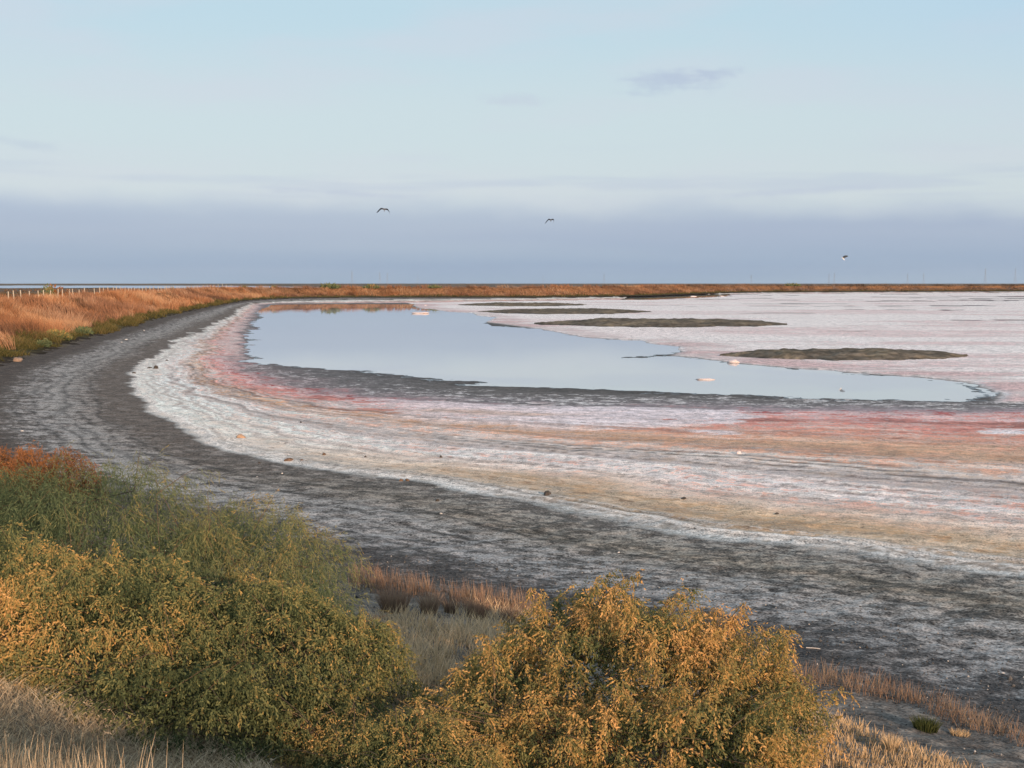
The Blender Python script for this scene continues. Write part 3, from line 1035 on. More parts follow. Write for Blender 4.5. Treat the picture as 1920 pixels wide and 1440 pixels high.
# the big golden shrub in front, right of the middle
bx, by = 0.80, 9.6
shrub('golden_shrub', 'big golden brown shrub right of the middle with bare twigs sticking out', (bx, by, gz(bx, by)),
      [(0.15, 0.5, 0.45, 1.15, .95, .68), (0.75, 0.55, 0.46, .85, .85, .50), (-0.75, .25, .30, .80, .85, .48), (0.2, -.75, .30, 1.1, .75, .52),
       (1.15, 0.15, 0.22, .62, .65, .42), (-.25, 0.95, .62, .6, .55, .47), (-1.15, -.55, .26, .55, .6, .40), (.85, -.7, .12, .7, .6, .40)],
      2100, PAL_GOLD, leaf=(0.029, 0.0115), gold=0.66, stems=12, seed=11, shoots=60, spray_len=(0.10, 0.22), patch=1.6, ntas=9, nleaf=6, tassel=.105)
# the great shrub on the left, gold in front
bx, by = -2.9, 9.6
shrub('olive_shrub', 'large dense shrub on the left with golden seed heads on its front', (bx, by, gz(bx, by)),
      [(-0.6, 0.1, 0.36, 1.5, 1.5, .82), (0.6, 0.5, .22, 1.3, 1.4, .74), (1.30, 0.8, .02, .70, 1.0, .60), (-1.6, 0.5, .40, 1.2, 1.4, .85), (0.2, -1.0, .36, 1.1, .8, .50), (-1.3, -1.0, .45, 1.0, .8, .55), (1.0, -.5, .06, .75, .8, .46)],
      3900, PAL_GOLD, leaf=(0.029, 0.0115), gold=0.12, stems=12, seed=23, shoots=36, shoot_len=.7, tassel=0.105, patch=0.9, ntas=9, nleaf=5, spray_len=(0.10, 0.22),
      gold_at=lambda P: 0.62 * np.exp(-((P[:, 0] + 0.9) / 1.0) ** 2 - ((P[:, 2] - .7) / .55) ** 2) + .3 * np.exp(-((P[:, 0] - .4) / .5) ** 2 - ((P[:, 2] - .5) / .4) ** 2 - ((P[:, 1] + .6) / .8) ** 2))
# the feathery green one behind it
bx, by = -4.6, 13.2
shrub('feathery_shrub', 'feathery green shrub rising behind the golden front on the left', (bx, by, gz(bx, by)),
      [(-0.2, 0.0, 0.55, 1.7, 1.4, 1.12), (1.5, 0.4, .34, 1.2, 1.2, .92), (-1.7, .5, .65, 1.2, 1.3, 1.15), (.7, -.9, .25, 1.3, .9, .75), (2.2, -.4, .10, .8, .9, .70)],
      4200, PAL_GREEN, leaf=(0.045, 0.006), gold=0.12, stems=8, seed=37, shoots=30, shoot_len=.9, feather=True, tassel=0.15, nleaf=6, ntas=7, spray_len=(0.25, 0.5))
bx, by = -6.3, 16.6
shrub('rusty_shrub', 'small rusty red shrub behind the feathery green one at the left edge', (bx, by, gz(bx, by)),
      [(0.0, 0.0, 0.95, .75, .6, .72), (-.9, .1, 1.0, .7, .6, .78)], 900, PAL_RUST, leaf=(0.03, 0.009), gold=0.45, stems=5, seed=41)
# low olive growth between the two
bx, by = -0.75, 8.3
shrub('low_shrub', 'low olive green shrub between the two big shrubs at the bottom', (bx, by, gz(bx, by)),
      [(0, 0, 0.08, .70, .75, .36), (-.6, .5, 0.0, .5, .6, .34)], 1300, PAL_GOLD, leaf=(0.02, 0.009), gold=0.20, stems=6, seed=53)


# ------------------------------------------------------------------ grass on the levee
def stuff(name, V, F, cols, mat, label, cat=None):
    o = new_obj(name, mesh_np(name, V, F, cols), mat)
    tag(o, label, cat, kind='stuff')
    return o


def ridge_points(n, lo, hi, d0, d1):
    """random points on the levee between two offsets, its foot between two distances from the camera"""
    dist = np.hypot(RIDGE[:, 0], RIDGE[:, 1])
    step = np.linalg.norm(np.gradient(RIDGE, axis=0), axis=1)
    ok = (dist >= d0) & (dist < d1) & (np.abs(np.arctan2(RIDGE[:, 0], RIDGE[:, 1])) < R(30))
    wgt = step * ok
    i = rng.choice(len(RIDGE), size=n, p=wgt / wgt.sum())
    jit = rng.uniform(-.5, .5, n)[:, None] * np.gradient(RIDGE, axis=0)[i]
    off = rng.uniform(lo, hi, n)
    p = RIDGE[i] + jit + RN[i] * off[:, None]
    z = levee_z(p[:, 0], p[:, 1], off)
    return p[:, 0], p[:, 1], z, off


rng = np.random.default_rng(101)
PAL_LEVEE = [(.14, .08, .05), (.25, .12, .062), (.37, .172, .084), (.44, .222, .112), (.50, .31, .18)]
gv, gf, gc, go = [], [], [], 0
for n, d0, d1, wd in ((52000, 60, 130, .045), (46000, 130, 230, .075), (42000, 230, 400, .11), (26000, 400, 760, .20)):
    x, y, z, off = ridge_points(n, 1.2, 16.5, d0, d1)
    tall = fbm(x * .35, y * .35, 211, 3)
    lowgap = fbm(x * .18, y * .18, 223, 3)
    keep = (off + (tall - .5) * 4 > 2.4) & (rng.random(n) < 0.22 + sstep(lowgap, .36, .52))
    x, y, z, off, tall, lowgap = x[keep], y[keep], z[keep], off[keep], tall[keep], lowgap[keep]
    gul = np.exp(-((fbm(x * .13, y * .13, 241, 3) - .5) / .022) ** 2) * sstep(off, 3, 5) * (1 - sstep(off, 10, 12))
    k = len(x)
    H = (1 - .75 * gul) * (0.42 + 0.90 * sstep(tall, .3, .72)) * rng.uniform(.6, 1.3, k)
    H *= np.where(off > 11.5, 0.62 + 0.35 * (np.hypot(x, y) > 330), 1.0)
    a = fbm(x * .1, y * .1, 229, 2) * 6 + rng.normal(size=k) * .7
    lean = np.column_stack([np.cos(a), np.sin(a), np.zeros(k)]) * rng.uniform(.3, 1.0, k)[:, None]
    sg = 2 if d0 < 200 else 1
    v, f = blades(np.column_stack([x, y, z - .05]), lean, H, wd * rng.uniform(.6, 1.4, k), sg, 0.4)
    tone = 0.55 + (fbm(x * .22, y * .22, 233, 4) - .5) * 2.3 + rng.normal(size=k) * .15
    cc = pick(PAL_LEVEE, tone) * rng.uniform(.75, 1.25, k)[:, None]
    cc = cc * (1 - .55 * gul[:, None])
    br = sstep(fbm(x * .05, y * .05, 251, 3), .5, .64)[:, None] * .35
    cc = cc * (1 - br) + cc.mean(1, keepdims=True) * np.array([1.15, .80, .66]) * .85 * br
    # toward the right the stalks are greyed: haze and cloud shade put into the colour
    grey_k = sstep(x, 20, 190)[:, None]
    cc = cc * (1 - grey_k * .8) + cc.mean(1, keepdims=True) * np.array([.82, .66, .58]) * grey_k * .8
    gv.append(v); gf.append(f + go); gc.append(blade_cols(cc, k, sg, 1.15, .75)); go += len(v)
stuff('levee_grass', np.concatenate(gv), np.concatenate(gf), np.concatenate(gc), STRAW, 'tall dry orange grass covering the levee slope')

# green low growth along the levee foot
gv, gf, gc, go = [], [], [], 0
for n, d0, d1, wd in ((24000, 60, 150, .05), (16000, 150, 300, .09), (12000, 300, 760, .2)):
    x, y, z, off = ridge_points(n, -0.4, 4.6, d0, d1)
    nz = fbm(x * .3, y * .3, 61)
    clump = fbm(x * .45, y * .45, 307, 3)
    keep = (np.abs(off + (nz - .5) * 3 - 1.7) < 1.25) & (clump > .36)
    x, y, z, clump = x[keep], y[keep], z[keep], clump[keep]
    k = len(x)
    H = (.16 + .55 * sstep(clump, .42, .72)) * rng.uniform(.6, 1.3, k)
    a = rng.uniform(0, 6.28, k)
    lean = np.column_stack([np.cos(a), np.sin(a), np.zeros(k)]) * rng.uniform(.4, 1.2, k)[:, None]
    v, f = blades(np.column_stack([x, y, z - .03]), lean, H, wd * rng.uniform(.7, 1.5, k), 2, 0.5)
    cc = pick([(.05, .05, .022), (.085, .085, .03), (.13, .11, .045), (.20, .14, .06)], clump * 1.2 - .2 + rng.normal(size=k) * .2) * rng.uniform(.7, 1.2, k)[:, None]
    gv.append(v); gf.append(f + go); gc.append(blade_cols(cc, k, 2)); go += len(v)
stuff('foot_grass', np.concatenate(gv), np.concatenate(gf), np.concatenate(gc), STRAW, 'low green growth along the foot of the levee')

# ------------------------------------------------------------------ scrub on the plain outside
n = 13000
a = np.radians(rng.uniform(-26, -8, n))
r = 1 / rng.uniform(1 / 1020, 1 / 300, n)
x, y = r * np.sin(a), r * np.cos(a)
keep = (sdist(np.column_stack([x, y]), FOOT) > 26) & (sdist(np.column_stack([x, y]), LAKE) > 6)
x, y = x[keep], y[keep]
k = len(x)
H = rng.uniform(.3, .9, k) * (0.4 + fbm(x * .03, y * .03, 401, 3) * 1.2)
lean = nrm(np.column_stack([rng.normal(size=k), rng.normal(size=k), np.zeros(k)])) * .5
v, f = blades(np.column_stack([x, y, np.full(k, .35)]), lean, H + .25, rng.uniform(.3, .9, k), 2, .3)
cc = pick([(.05, .04, .025), (.09, .062, .035), (.15, .085, .045), (.22, .12, .06)], fbm(x * .02, y * .012, 409, 4) * 1.5 - .2 + rng.normal(size=k) * .12)
stuff('marsh_scrub', v, f, blade_cols(cc, k, 2), STRAW, 'brown marsh scrub on the plain beyond the fence')


# ------------------------------------------------------------------ fence of pale posts on the levee
def post_mesh(seed):
    r = np.random.default_rng(seed)
    h, rad = 1.30, 0.062
    path = np.array([[0, 0, -0.3], [0, 0, 0.4], [r.normal() * .01, r.normal() * .01, h - .03], [r.normal() * .012, r.normal() * .012, h]])
    th = np.linspace(0, 2 * np.pi, 8, endpoint=False)
    rads = [rad * 1.05, rad, rad * .97, rad * .7]
    V = np.concatenate([[[p[0] + q * np.cos(t), p[1] + q * np.sin(t), p[2]] for t in th] for p, q in zip(path, rads)])
    F = [[k * 8 + j, k * 8 + (j + 1) % 8, (k + 1) * 8 + (j + 1) % 8, (k + 1) * 8 + j] for k in range(3) for j in range(8)]
    F += [[24, 25, 26, 27], [24, 27, 28, 31], [28, 29, 30, 31]]
    return mesh_np('post', V, np.array(F))


WOOD = plain_mat('weathered_wood', (.48, .41, .32), 0.8, 0.2, 12, 0.004)
posts = [post_mesh(k) for k in range(4)]
for me in posts:
    me.materials.append(WOOD)
FENCE = RIDGE + RN * 12.6
FENCE = FENCE[(np.hypot(RIDGE[:, 0], RIDGE[:, 1]) > 62) & (RIDGE[:, 0] < -30) & (RIDGE[:, 1] < 352)]
FENCE = resample(FENCE, lambda p: 4.1)
zf = levee_z(FENCE[:, 0], FENCE[:, 1], np.full(len(FENCE), 12.6))
fence = empty('fence', (FENCE[0, 0], FENCE[0, 1], zf[0]))
tag(fence, 'long row of pale wooden fence posts along the levee top on the left', 'fence')
rnd = random.Random(5)
for k, (p, z_) in enumerate(zip(FENCE, zf)):
    if k % 17 == 9:
        continue
    o = new_obj('post', posts[k % 4], None, fence, (p[0] - FENCE[0, 0] + rnd.uniform(-.15, .15), p[1] - FENCE[0, 1] + rnd.uniform(-.3, .3), z_ - zf[0] + rnd.uniform(-.12, .08)))
    o.rotation_euler = (rnd.uniform(-.04, .04), rnd.uniform(-.04, .04), rnd.uniform(0, 6))


# ------------------------------------------------------------------ small shrubs on and below the levee
def levee_shrub(px, off, wide, tall, pal, label, seed, name='levee_shrub', n=220, gold=.1):
    # the point of the levee at this offset that is seen at photograph column px
    line = RIDGE + RN * off
    q = 960 + FPX * line[:, 0] / np.maximum(line[:, 1], 1) / math.cos(PITCH)
    ok = (line[:, 1] > 40) & (line[:, 1] < 800)
    k = np.argmin(np.where(ok, np.abs(q - px), 1e9))
    x, y = line[k]
    z = float(levee_z(np.array([x]), np.array([y]), np.array([float(off)]))[0])
    g = np.random.default_rng(seed)
    root = empty(name, (x, y, z))
    tag(root, label, 'shrub', 'small shrubs along the levee')
    d = nrm(g.normal(size=(n, 3)))
    d[:, 2] = np.abs(d[:, 2])
    p = d * np.array([wide / 2, wide / 2, tall]) * (g.uniform(.45, 1.0, n) * (.75 + .5 * vnoise(d[:, 0] * 2 + seed, d[:, 1] * 2 + d[:, 2] * 2, seed)))[:, None]
    ld = nrm(d + g.normal(size=(n, 3)) * .7 + np.array([0, 0, .4]))
    s = wide * .16
    V, F = quads_of_leaves(p - ld * s * .5, ld, s * g.uniform(.6, 1.5, n), s * .42 * g.uniform(.6, 1.3, n), nrm(g.normal(size=(n, 3))))
    cc = pick(pal, np.clip(.15 + gold + p[:, 2] / tall * .3 + g.normal(size=n) * .15, 0, .99))
    fo = new_obj('foliage', mesh_np('foliage', V, F, np.repeat(cc, 4, axis=0)), LEAF, root)
    fo['kind'] = 'stuff'
    pcs = [tube(np.array([[0, 0, -.1], [v_[0] * .3, v_[1] * .3, v_[2] * .4], v_]), .03, .012, 4) for v_ in p[:7]]
    v_, f_ = merge(pcs)
    new_obj('stem', mesh_np('stem', v_, f_), BARK, root)


levee_shrub(455, 13, 2.4, 1.0, PAL_GREEN, 'dark little shrub on the levee top past the end of the fence', 1)
levee_shrub(512, 13, 2.4, 1.1, PAL_GREEN, 'dark rounded shrub on the levee top left of the broad dark one', 2)
levee_shrub(323, 13, 1.4, 1.2, PAL_GREEN, 'tiny dark shrub among the fence posts on the levee top', 3)
levee_shrub(620, 12, 7.0, 1.2, PAL_GREEN, 'broad dark shrub on the highest grass of the far levee', 4, n=420)
levee_shrub(690, 12, 6.0, .9, PAL_GREEN, 'low dark shrub patch right of the broad one on the far levee', 5, n=320)
levee_shrub(88, 15.5, 2.6, 1.9, PAL_GREEN, 'green shrub behind the fence posts near the left edge', 6)
levee_shrub(105, 15.5, 3.2, 1.7, PAL_RUST, 'rusty bush behind the fence posts near the left edge', 7, gold=.25)
levee_shrub(127, 11.8, 1.0, 1.7, PAL_RUST, 'single narrow rusty plume standing before the fence', 8, gold=.3, n=130)
levee_shrub(75, 0.9, 1.2, .5, PAL_GREEN, 'small round green bush at the foot of the left levee', 9, gold=-.05, n=420)
levee_shrub(108, 1.4, 2.2, .75, PAL_GOLD, 'brownish olive bush beside the round green one at the levee foot', 10, gold=.15, n=520)
levee_shrub(150, 1.5, 2.2, .5, PAL_GREEN, 'green spreading bush at the levee foot right of the brownish one', 11, gold=.05, n=520)
levee_shrub(820, 12, 5.0, .9, PAL_GREEN, 'faint olive shrub on the middle of the far levee', 12, n=260, gold=.2)
levee_shrub(1485, 12.5, 8.0, .9, PAL_GREEN, 'dark low hump of shrub on the far levee at right', 13, n=260)


# ------------------------------------------------------------------ rocks, salt mounds and drift on the shore
def rock_mesh(seed, sx, sy, sz, rough=.28, nu=14, nv=9):
    g = np.random.default_rng(seed)
    th = np.linspace(0, 2 * np.pi, nu, endpoint=False)
    ph = np.linspace(-.5 * np.pi, .5 * np.pi, nv)
    T, Pp = np.meshgrid(th, ph, indexing='ij')
    d = np.stack([np.cos(T) * np.cos(Pp), np.sin(T) * np.cos(Pp), np.sin(Pp)], -1)
    pl = nrm(g.normal(size=(9, 3)))
    cut = g.uniform(.62, .95, 9)
    rad = np.ones(d.shape[:2])
    for q, c in zip(pl, cut):
        rad = np.minimum(rad, np.where(d @ q > .05, c / np.maximum(d @ q, .05), 9))
    rad *= 1 + (vnoise(d[..., 0] * 2.5 + seed, d[..., 1] * 2.5 + d[..., 2] * 2, seed) - .5) * rough
    v = d * rad[..., None] * np.array([sx, sy, sz])
    i, j = np.meshgrid(np.arange(nu), np.arange(nv - 1), indexing='ij')
    f = np.stack([i * nv + j, ((i + 1) % nu) * nv + j, ((i + 1) % nu) * nv + j + 1, i * nv + j + 1], -1).reshape(-1, 4)
    return mesh_np('rock', v.reshape(-1, 3), f)


ROCK_DARK = plain_mat('dark_rock', (.075, .062, .052), .85, .4, 9, .02)
ROCK_BROWN = plain_mat('brown_rock', (.16, .10, .065), .85, .4, 9, .02)
ROCK_TAN = plain_mat('tan_rock', (.52, .33, .21), .85, .3, 9, .02)
ROCK_BOULDER = plain_mat('boulder_rock', (.30, .21, .155), .9, .35, 4, .06)
SALT_LUMP = plain_mat('salt_lump', (.70, .60, .58), .75, .18, 14, .03)
CHIP = plain_mat('pale_chip', (.60, .56, .52), .8, .15, 20, .004)


def on_ground(px, py, z0=.12):
    x, y = ground_at(px, py, z0)
    for _ in range(4):
        z = max(gz(x, y), 0.0)
        x, y = ground_at(px, py, z)
    return x, y, max(gz(x, y), 0.0)


def rock(name, px, py, wpx, hpx, mat, label, cat, seed, deep=.7, group=None, rough=.28):
    x, y, z = on_ground(px, py)
    sx = wpx / FPX * y / 2
    sz = hpx / FPX * y * .62
    me = rock_mesh(seed, sx, sx * deep, sz, rough)
    o = new_obj(name, me, mat, None, (x, y, z + sz * .22))
    o.rotation_euler = (0, 0, (seed * 1.7) % 6.28)
    tag(o, label, cat, group)
    return o


GR = 'stones lying along the salt edge'
rock('rock', 292, 691, 13, 9, ROCK_DARK, 'round dark rock on the pale salt at the left bend', 'rock', 1, group=GR)
rock('rock', 281, 690, 9, 3, ROCK_DARK, 'flat dark scrap just left of the round dark rock', 'rock', 2, group=GR)
rock('rock', 313, 677, 8, 4, ROCK_DARK, 'small dark stone up the shore from the round dark rock', 'rock', 3, group=GR)
rock('rock', 251, 700, 8, 4, ROCK_DARK, 'small dark stone on the mud border at the outermost bend', 'rock', 4, group=GR)
rock('rock', 453, 821, 25, 9, ROCK_TAN, 'orange tan rock with a dark hollow on white salt', 'rock', 5, group=GR)
rock('rock', 541, 864, 21, 7, ROCK_BROWN, 'flat brown slab where mud meets salt', 'rock', 6, group=GR)
rock('rock', 566, 864, 9, 4, ROCK_BROWN, 'small brown stone beside the flat brown slab', 'rock', 7, group=GR)
rock('rock', 752, 902, 11, 8, ROCK_BROWN, 'left one of two brown stones touching on the lower salt edge', 'rock', 8, group=GR)
rock('rock', 764, 902, 9, 7, ROCK_BROWN, 'right one of two brown stones touching on the lower salt edge', 'rock', 9, group=GR)
rock('rock', 1026, 929, 23, 12, ROCK_DARK, 'dark blocky rock on the tan strip, largest of the near stones', 'rock', 10, group=GR)
rock('rock', 827, 858, 7, 6, ROCK_DARK, 'small pointed dark stone on bluish salt', 'rock', 11, group=GR)
rock('rock', 1282, 935, 17, 4, ROCK_DARK, 'thin dark scrap on the pink specked salt', 'rock', 12, group=GR)
rock('rock', 1456, 964, 10, 4, ROCK_DARK, 'dark scrap right of the thin one on pink specked salt', 'rock', 13, group=GR)
rock('rock', 608, 852, 10, 5, ROCK_BROWN, 'small brown stone on the tan patch beside the slab', 'rock', 14, group=GR)
rock('rock', 685, 857, 6, 4, ROCK_DARK, 'tiny dark stone on the upper tan patch', 'rock', 15, group=GR)
rock('rock', 564, 793, 5, 4, ROCK_DARK, 'tiny dark stone on salt above the orange rock', 'rock', 16, group=GR)
rock('rock', 820, 939, 9, 5, ROCK_DARK, 'lone dark stone on the grey mud below the two brown stones', 'rock', 17, group=GR)
rock('rock', 486, 868, 6, 3, ROCK_DARK, 'tiny dark stone in the brown mud strip', 'rock', 18, group=GR)
rock('boulder', 34, 678, 19, 12, ROCK_BOULDER, 'rounded tan boulder at the foot of the left levee', 'rock', 19)
rock('salt_mound', 1385, 852, 15, 9, SALT_LUMP, 'small pale cone of salt on the pink shore', 'salt mound', 21, rough=.5)
rock('salt_mound', 1375, 678, 26, 8, SALT_LUMP, 'pink white salt mound at the pond edge before the nearer island', 'salt mound', 22, rough=.5)
rock('salt_mound', 787, 588, 23, 4, SALT_LUMP, 'white salt mound in the water below the far levee reflection', 'salt mound', 23, deep=1.5, rough=.5)
rock('salt_raft', 1322, 712, 34, 4, SALT_LUMP, 'low raft of pink salt lumps floating alone in the pale water', 'salt mound', 24, deep=.5, rough=.7)
rock('salt_mound', 797, 573, 9, 2, SALT_LUMP, 'small white salt lump at the far edge of the pond', 'salt mound', 25, rough=.5)
rock('salt_mound', 1300, 556, 12, 2, SALT_LUMP, 'white salt lump in the far brown pool', 'salt mound', 26, rough=.5)
rock('salt_mound', 1352, 556, 18, 2, SALT_LUMP, 'longer white salt lump beside the far brown pool', 'salt mound', 27, rough=.5)
for k, (px, py, ww, lb) in enumerate(((270, 620, 9, 'white chip of debris on dark soil below the left levee'), (237, 637, 9, 'upper pale chip of two close together on dark soil'),
        (228, 642, 8, 'lower pale chip of two close together on dark soil'), (42, 808, 10, 'lone white chip on grey mud at the left edge'),
        (1880, 1262, 12, 'white chip on black gravel at the right edge'), (1160, 1036, 12, 'white scrap on the grey mud in the middle'),
        (827, 963, 9, 'left white crumb on the grey mud'), (482, 894, 6, 'white crumb on the brown mud below the orange rock'), (529, 888, 6, 'second white crumb on the brown mud, nearer the slab'))):
    rock('debris_chip', px, py, ww * .8, 2.2, CHIP, lb, 'debris', 40 + k, deep=.4, group='pale scraps washed up on the mud')
x, y, z = on_ground(1525, 1217)
v_, f_ = tube([[-.085, .02, .012], [-.03, .0, .016], [.03, -.008, .014], [.08, -.03, .012]], .007, .005, 6)
tag(new_obj('stick', mesh_np('stick', v_, f_), CHIP, None, (x, y, z)), 'bleached white stick lying on the black gravel', 'stick')


# ------------------------------------------------------------------ gulls
def gull(px, py, dist, span, wl, wr, body_col, wing_col, label, yaw, scale_body=1.0, tilt=46):
    """wl, wr: wing joints (across, up) as fractions of half the span"""
    d = pix_dir(px, py)
    k = dist / d.y
    loc = (d.x * k, d.y * k, EYE + d.z * k)
    V, F, Cc, o = [], [], [], 0
    L = span * .42 * scale_body
    st = np.linspace(-.5, .5, 9)
    rad = np.array([.015, .05, .085, .10, .10, .09, .07, .05, .012]) * L * 1.1
    rad[7] = .062 * L
    th = np.linspace(0, 2 * np.pi, 8, endpoint=False)
    ring = np.array([[[q * np.cos(t), s * L, q * np.sin(t) * .9 + (.02 * L if s > .3 else 0)] for t in th] for s, q in zip(st, rad)])
    i, j = np.meshgrid(np.arange(8), np.arange(8), indexing='ij')
    F.append(np.stack([i * 8 + j, i * 8 + (j + 1) % 8, (i + 1) * 8 + (j + 1) % 8, (i + 1) * 8 + j], -1).reshape(-1, 4))
    V.append(ring.reshape(-1, 3)); Cc.append(np.tile(body_col, (72, 1))); o = 72
    tail = np.array([[-.03, -.45, 0], [.03, -.45, 0], [.09, -.66, .0], [-.09, -.66, 0], [-.03, -.45, .015], [.03, -.45, .015], [.09, -.66, .01], [-.09, -.66, .01]]) * L
    F.append(np.array([[0, 1, 2, 3], [4, 7, 6, 5], [0, 4, 5, 1], [2, 6, 7, 3], [1, 5, 6, 2], [0, 3, 7, 4]]) + o); V.append(tail); Cc.append(np.tile(body_col, (8, 1))); o += 8
    beak = np.array([[-.012, .48, .01], [.012, .48, .01], [.012, .48, .03], [-.012, .48, .03], [-.003, .58, .005], [.003, .58, .005], [.003, .58, .012], [-.003, .58, .012]]) * L
    F.append(np.array([[0, 1, 2, 3], [4, 7, 6, 5], [0, 4, 5, 1], [2, 6, 7, 3], [1, 5, 6, 2], [0, 3, 7, 4]]) + o); V.append(beak); Cc.append(np.tile((.35, .2, .04), (8, 1))); o += 8
    for sgn, jn in ((-1, wl), (1, wr)):
        pts = np.array([(0.02, 0.0)] + list(jn))
        m = len(pts)
        ch = np.interp(np.linspace(0, 1, m), [0, .45, .8, 1], [.46, .50, .50, .26]) * L
        sw = np.interp(np.linspace(0, 1, m), [0, .5, 1], [.10, .16, -.22]) * L
        vv = []
        for q in range(m):
            a, h = pts[q] * span / 2
            c, s_, t_ = ch[q], sw[q], .022 * L * (1 - q / m * .7)
            vv += [[sgn * a, s_ + c * .5, h + t_], [sgn * a, s_ - c * .5, h], [sgn * a, s_ + c * .5, h - t_], [sgn * a, s_ + c * .1, h + t_ * 1.6]]
        vv = np.array(vv)
        ff = []
        for q in range(m - 1):
            b = q * 4
            for e0, e1 in ((0, 3), (3, 1), (1, 2), (2, 0)):
                ff.append([b + e0, b + e1, b + 4 + e1, b + 4 + e0])
        V.append(vv); F.append(np.array(ff) + o); o += len(vv)
        mixk = np.repeat(np.linspace(0, 1, m), 4)[:, None]
        Cc.append(np.array(body_col) * (1 - np.minimum(mixk * 3, 1)) + np.array(wing_col) * np.minimum(mixk * 3, 1))
    ob = new_obj('gull', mesh_np('gull', np.concatenate(V), np.concatenate(F), np.concatenate(Cc), True), FEATHER, None, loc)
    ob.rotation_euler = (R(tilt), 0, R(yaw))
    tag(ob, label, 'bird', 'gulls in flight over the pond')


FEATHER = leaf_mat('feather', 0.0)
DK, GY, WH = (.008, .009, .011), (.12, .12, .13), (.85, .84, .82)
gull(720.5, 393, 110, 1.20, [(.30, .10), (.52, .06), (.80, -.22), (1.08, -.50)], [(.30, .02), (.55, -.10), (.78, -.45), (.88, -.85)], GY, DK, 'dark winged gull with arched wings, left of the two in mid sky', 12, .75)
gull(1033, 413, 120, 1.20, [(.18, .06), (.35, .14), (.70, -.22), (1.0, -.60)], [(.20, .12), (.42, .06), (.46, -.25), (.36, -.62)], GY, DK, 'smaller dark gull with steeply bent wings near the middle of the sky', -8, .7)
gull(1581, 485, 150, 1.15, [(.2, .25), (.45, .55), (.6, .95)], [(.12, .3), (.2, .7), (.28, 1.05)], WH, (.08, .09, .10), 'white gull with raised wings low over the horizon at right', 75, 1.15)


# ------------------------------------------------------------------ power pylons on the horizon
STEEL = plain_mat('haze_tinted_steel', (.30, .37, .47), .6, .1, 1, .0)  # steel paled and blued, the fading by distance haze put into its colour


def beam(a, b, r_):
    a, b = np.array(a, float), np.array(b, float)
    return tube([a, (a + b) / 2, b], r_, r_, 4)


def pylon(px, dist, h, label, seed):
    x = (px - 960) / FPX * dist
    root = empty('pylon', (x, dist, 0.3))
    root.rotation_euler = (0, 0, R(20 + seed * 7))
    tag(root, label, 'pylon', 'power pylons far off on the horizon')
    bw, r_ = h * .085, h * .0040
    lv = [(0, bw), (.22, bw * .72), (.42, bw * .48), (.6, bw * .30), (.8, bw * .2), (1.0, bw * .06)]
    pcs = []
    cs = [(1, 1), (1, -1), (-1, -1), (-1, 1)]
    for (z0, w0), (z1, w1) in zip(lv[:-1], lv[1:]):
        for k, (sx, sy) in enumerate(cs):
            tx, ty = cs[(k + 1) % 4]
            pcs.append(beam((sx * w0, sy * w0, z0 * h), (sx * w1, sy * w1, z1 * h), r_))
            pcs.append(beam((sx * w0, sy * w0, z0 * h), (tx * w1, ty * w1, z1 * h), r_ * .6))
            pcs.append(beam((sx * w1, sy * w1, z1 * h), (tx * w1, ty * w1, z1 * h), r_ * .6))
    v, f = merge(pcs)
    new_obj('tower', mesh_np('tower', v, f), STEEL, root)
    for zc, wd in ((.66, .15), (.78, .18), (.90, .13)):
        v, f = merge([beam((-wd * h, 0, zc * h), (wd * h, 0, zc * h), r_), beam((-wd * h, 0, zc * h), (0, 0, (zc + .045) * h), r_ * .7), beam((wd * h, 0, zc * h), (0, 0, (zc + .045) * h), r_ * .7)])
        new_obj('crossarm', mesh_np('crossarm', v, f), STEEL, root)


for k, (px, dist, h, lb) in enumerate(((1407, 4300, 33, 'faint pylon leftmost on the right hand horizon'), (1552, 5600, 46, 'fainter pylon just left of the clearest one'),
        (1562, 4000, 36, 'clearest pylon on the horizon below the white gull'), (1699, 5600, 46, 'faint pylon just left of the second clear one'),
        (1729, 4000, 36, 'second clear pylon on the horizon toward the right'), (1844, 4600, 58, 'tall faint pylon near the right edge'),
        (1900, 4600, 58, 'tall faint pylon at the very right edge'), (661, 5200, 55, 'very faint pylon above the far levee left of the paired ones'),
        (713, 5200, 50, 'left one of a very faint pylon pair'), (727, 5600, 52, 'right one of a very faint pylon pair'),
        (784, 5600, 45, 'very faint pylon right of the faint pair'), (1018, 5200, 36, 'very faint pylon on the middle horizon'), (1132, 5200, 44, 'very faint pylon right of the middle'))):
    pylon(px, dist, h, lb, k)


# ------------------------------------------------------------------ grasses in front
def in_poly(px, py, poly):
    return sdist(np.column_stack([px, py]), np.array(poly, float)) < 0


def area_points(n, poly, z0=1.0):
    """random ground points inside an outline given on the photograph, spread evenly over the ground"""
    P = np.array(poly, float)
    xs, ys = [], []
    px = rng.uniform(P[:, 0].min(), P[:, 0].max(), n * 4)
    py = rng.uniform(P[:, 1].min(), P[:, 1].max(), n * 4)
    ok = in_poly(px, py, poly)
    px, py = px[ok][:n], py[ok][:n]
    dx, dy, dz = (px - 960) / FPX, math.cos(PITCH) + (720 - py) / FPX * math.sin(PITCH), -math.sin(PITCH) + (720 - py) / FPX * math.cos(PITCH)
    # march along the line of sight to the first meeting with the ground
    hit = np.full(len(px), np.nan)
    for d in np.concatenate([np.arange(2.5, 16, 0.12), np.arange(16, 30, .3)]):
        x, y, z = dx / dy * d, np.full(len(px), d), EYE + dz / dy * d
        todo = np.isnan(hit)
        if not todo.any():
            break
        g = height(x[todo], y[todo])
        idx = np.where(todo)[0][z[todo] <= g]
        hit[idx] = d
    good = ~np.isnan(hit)
    d = hit[good]
    x, y = (dx / dy)[good] * d, d
    return x, y, height(x, y)


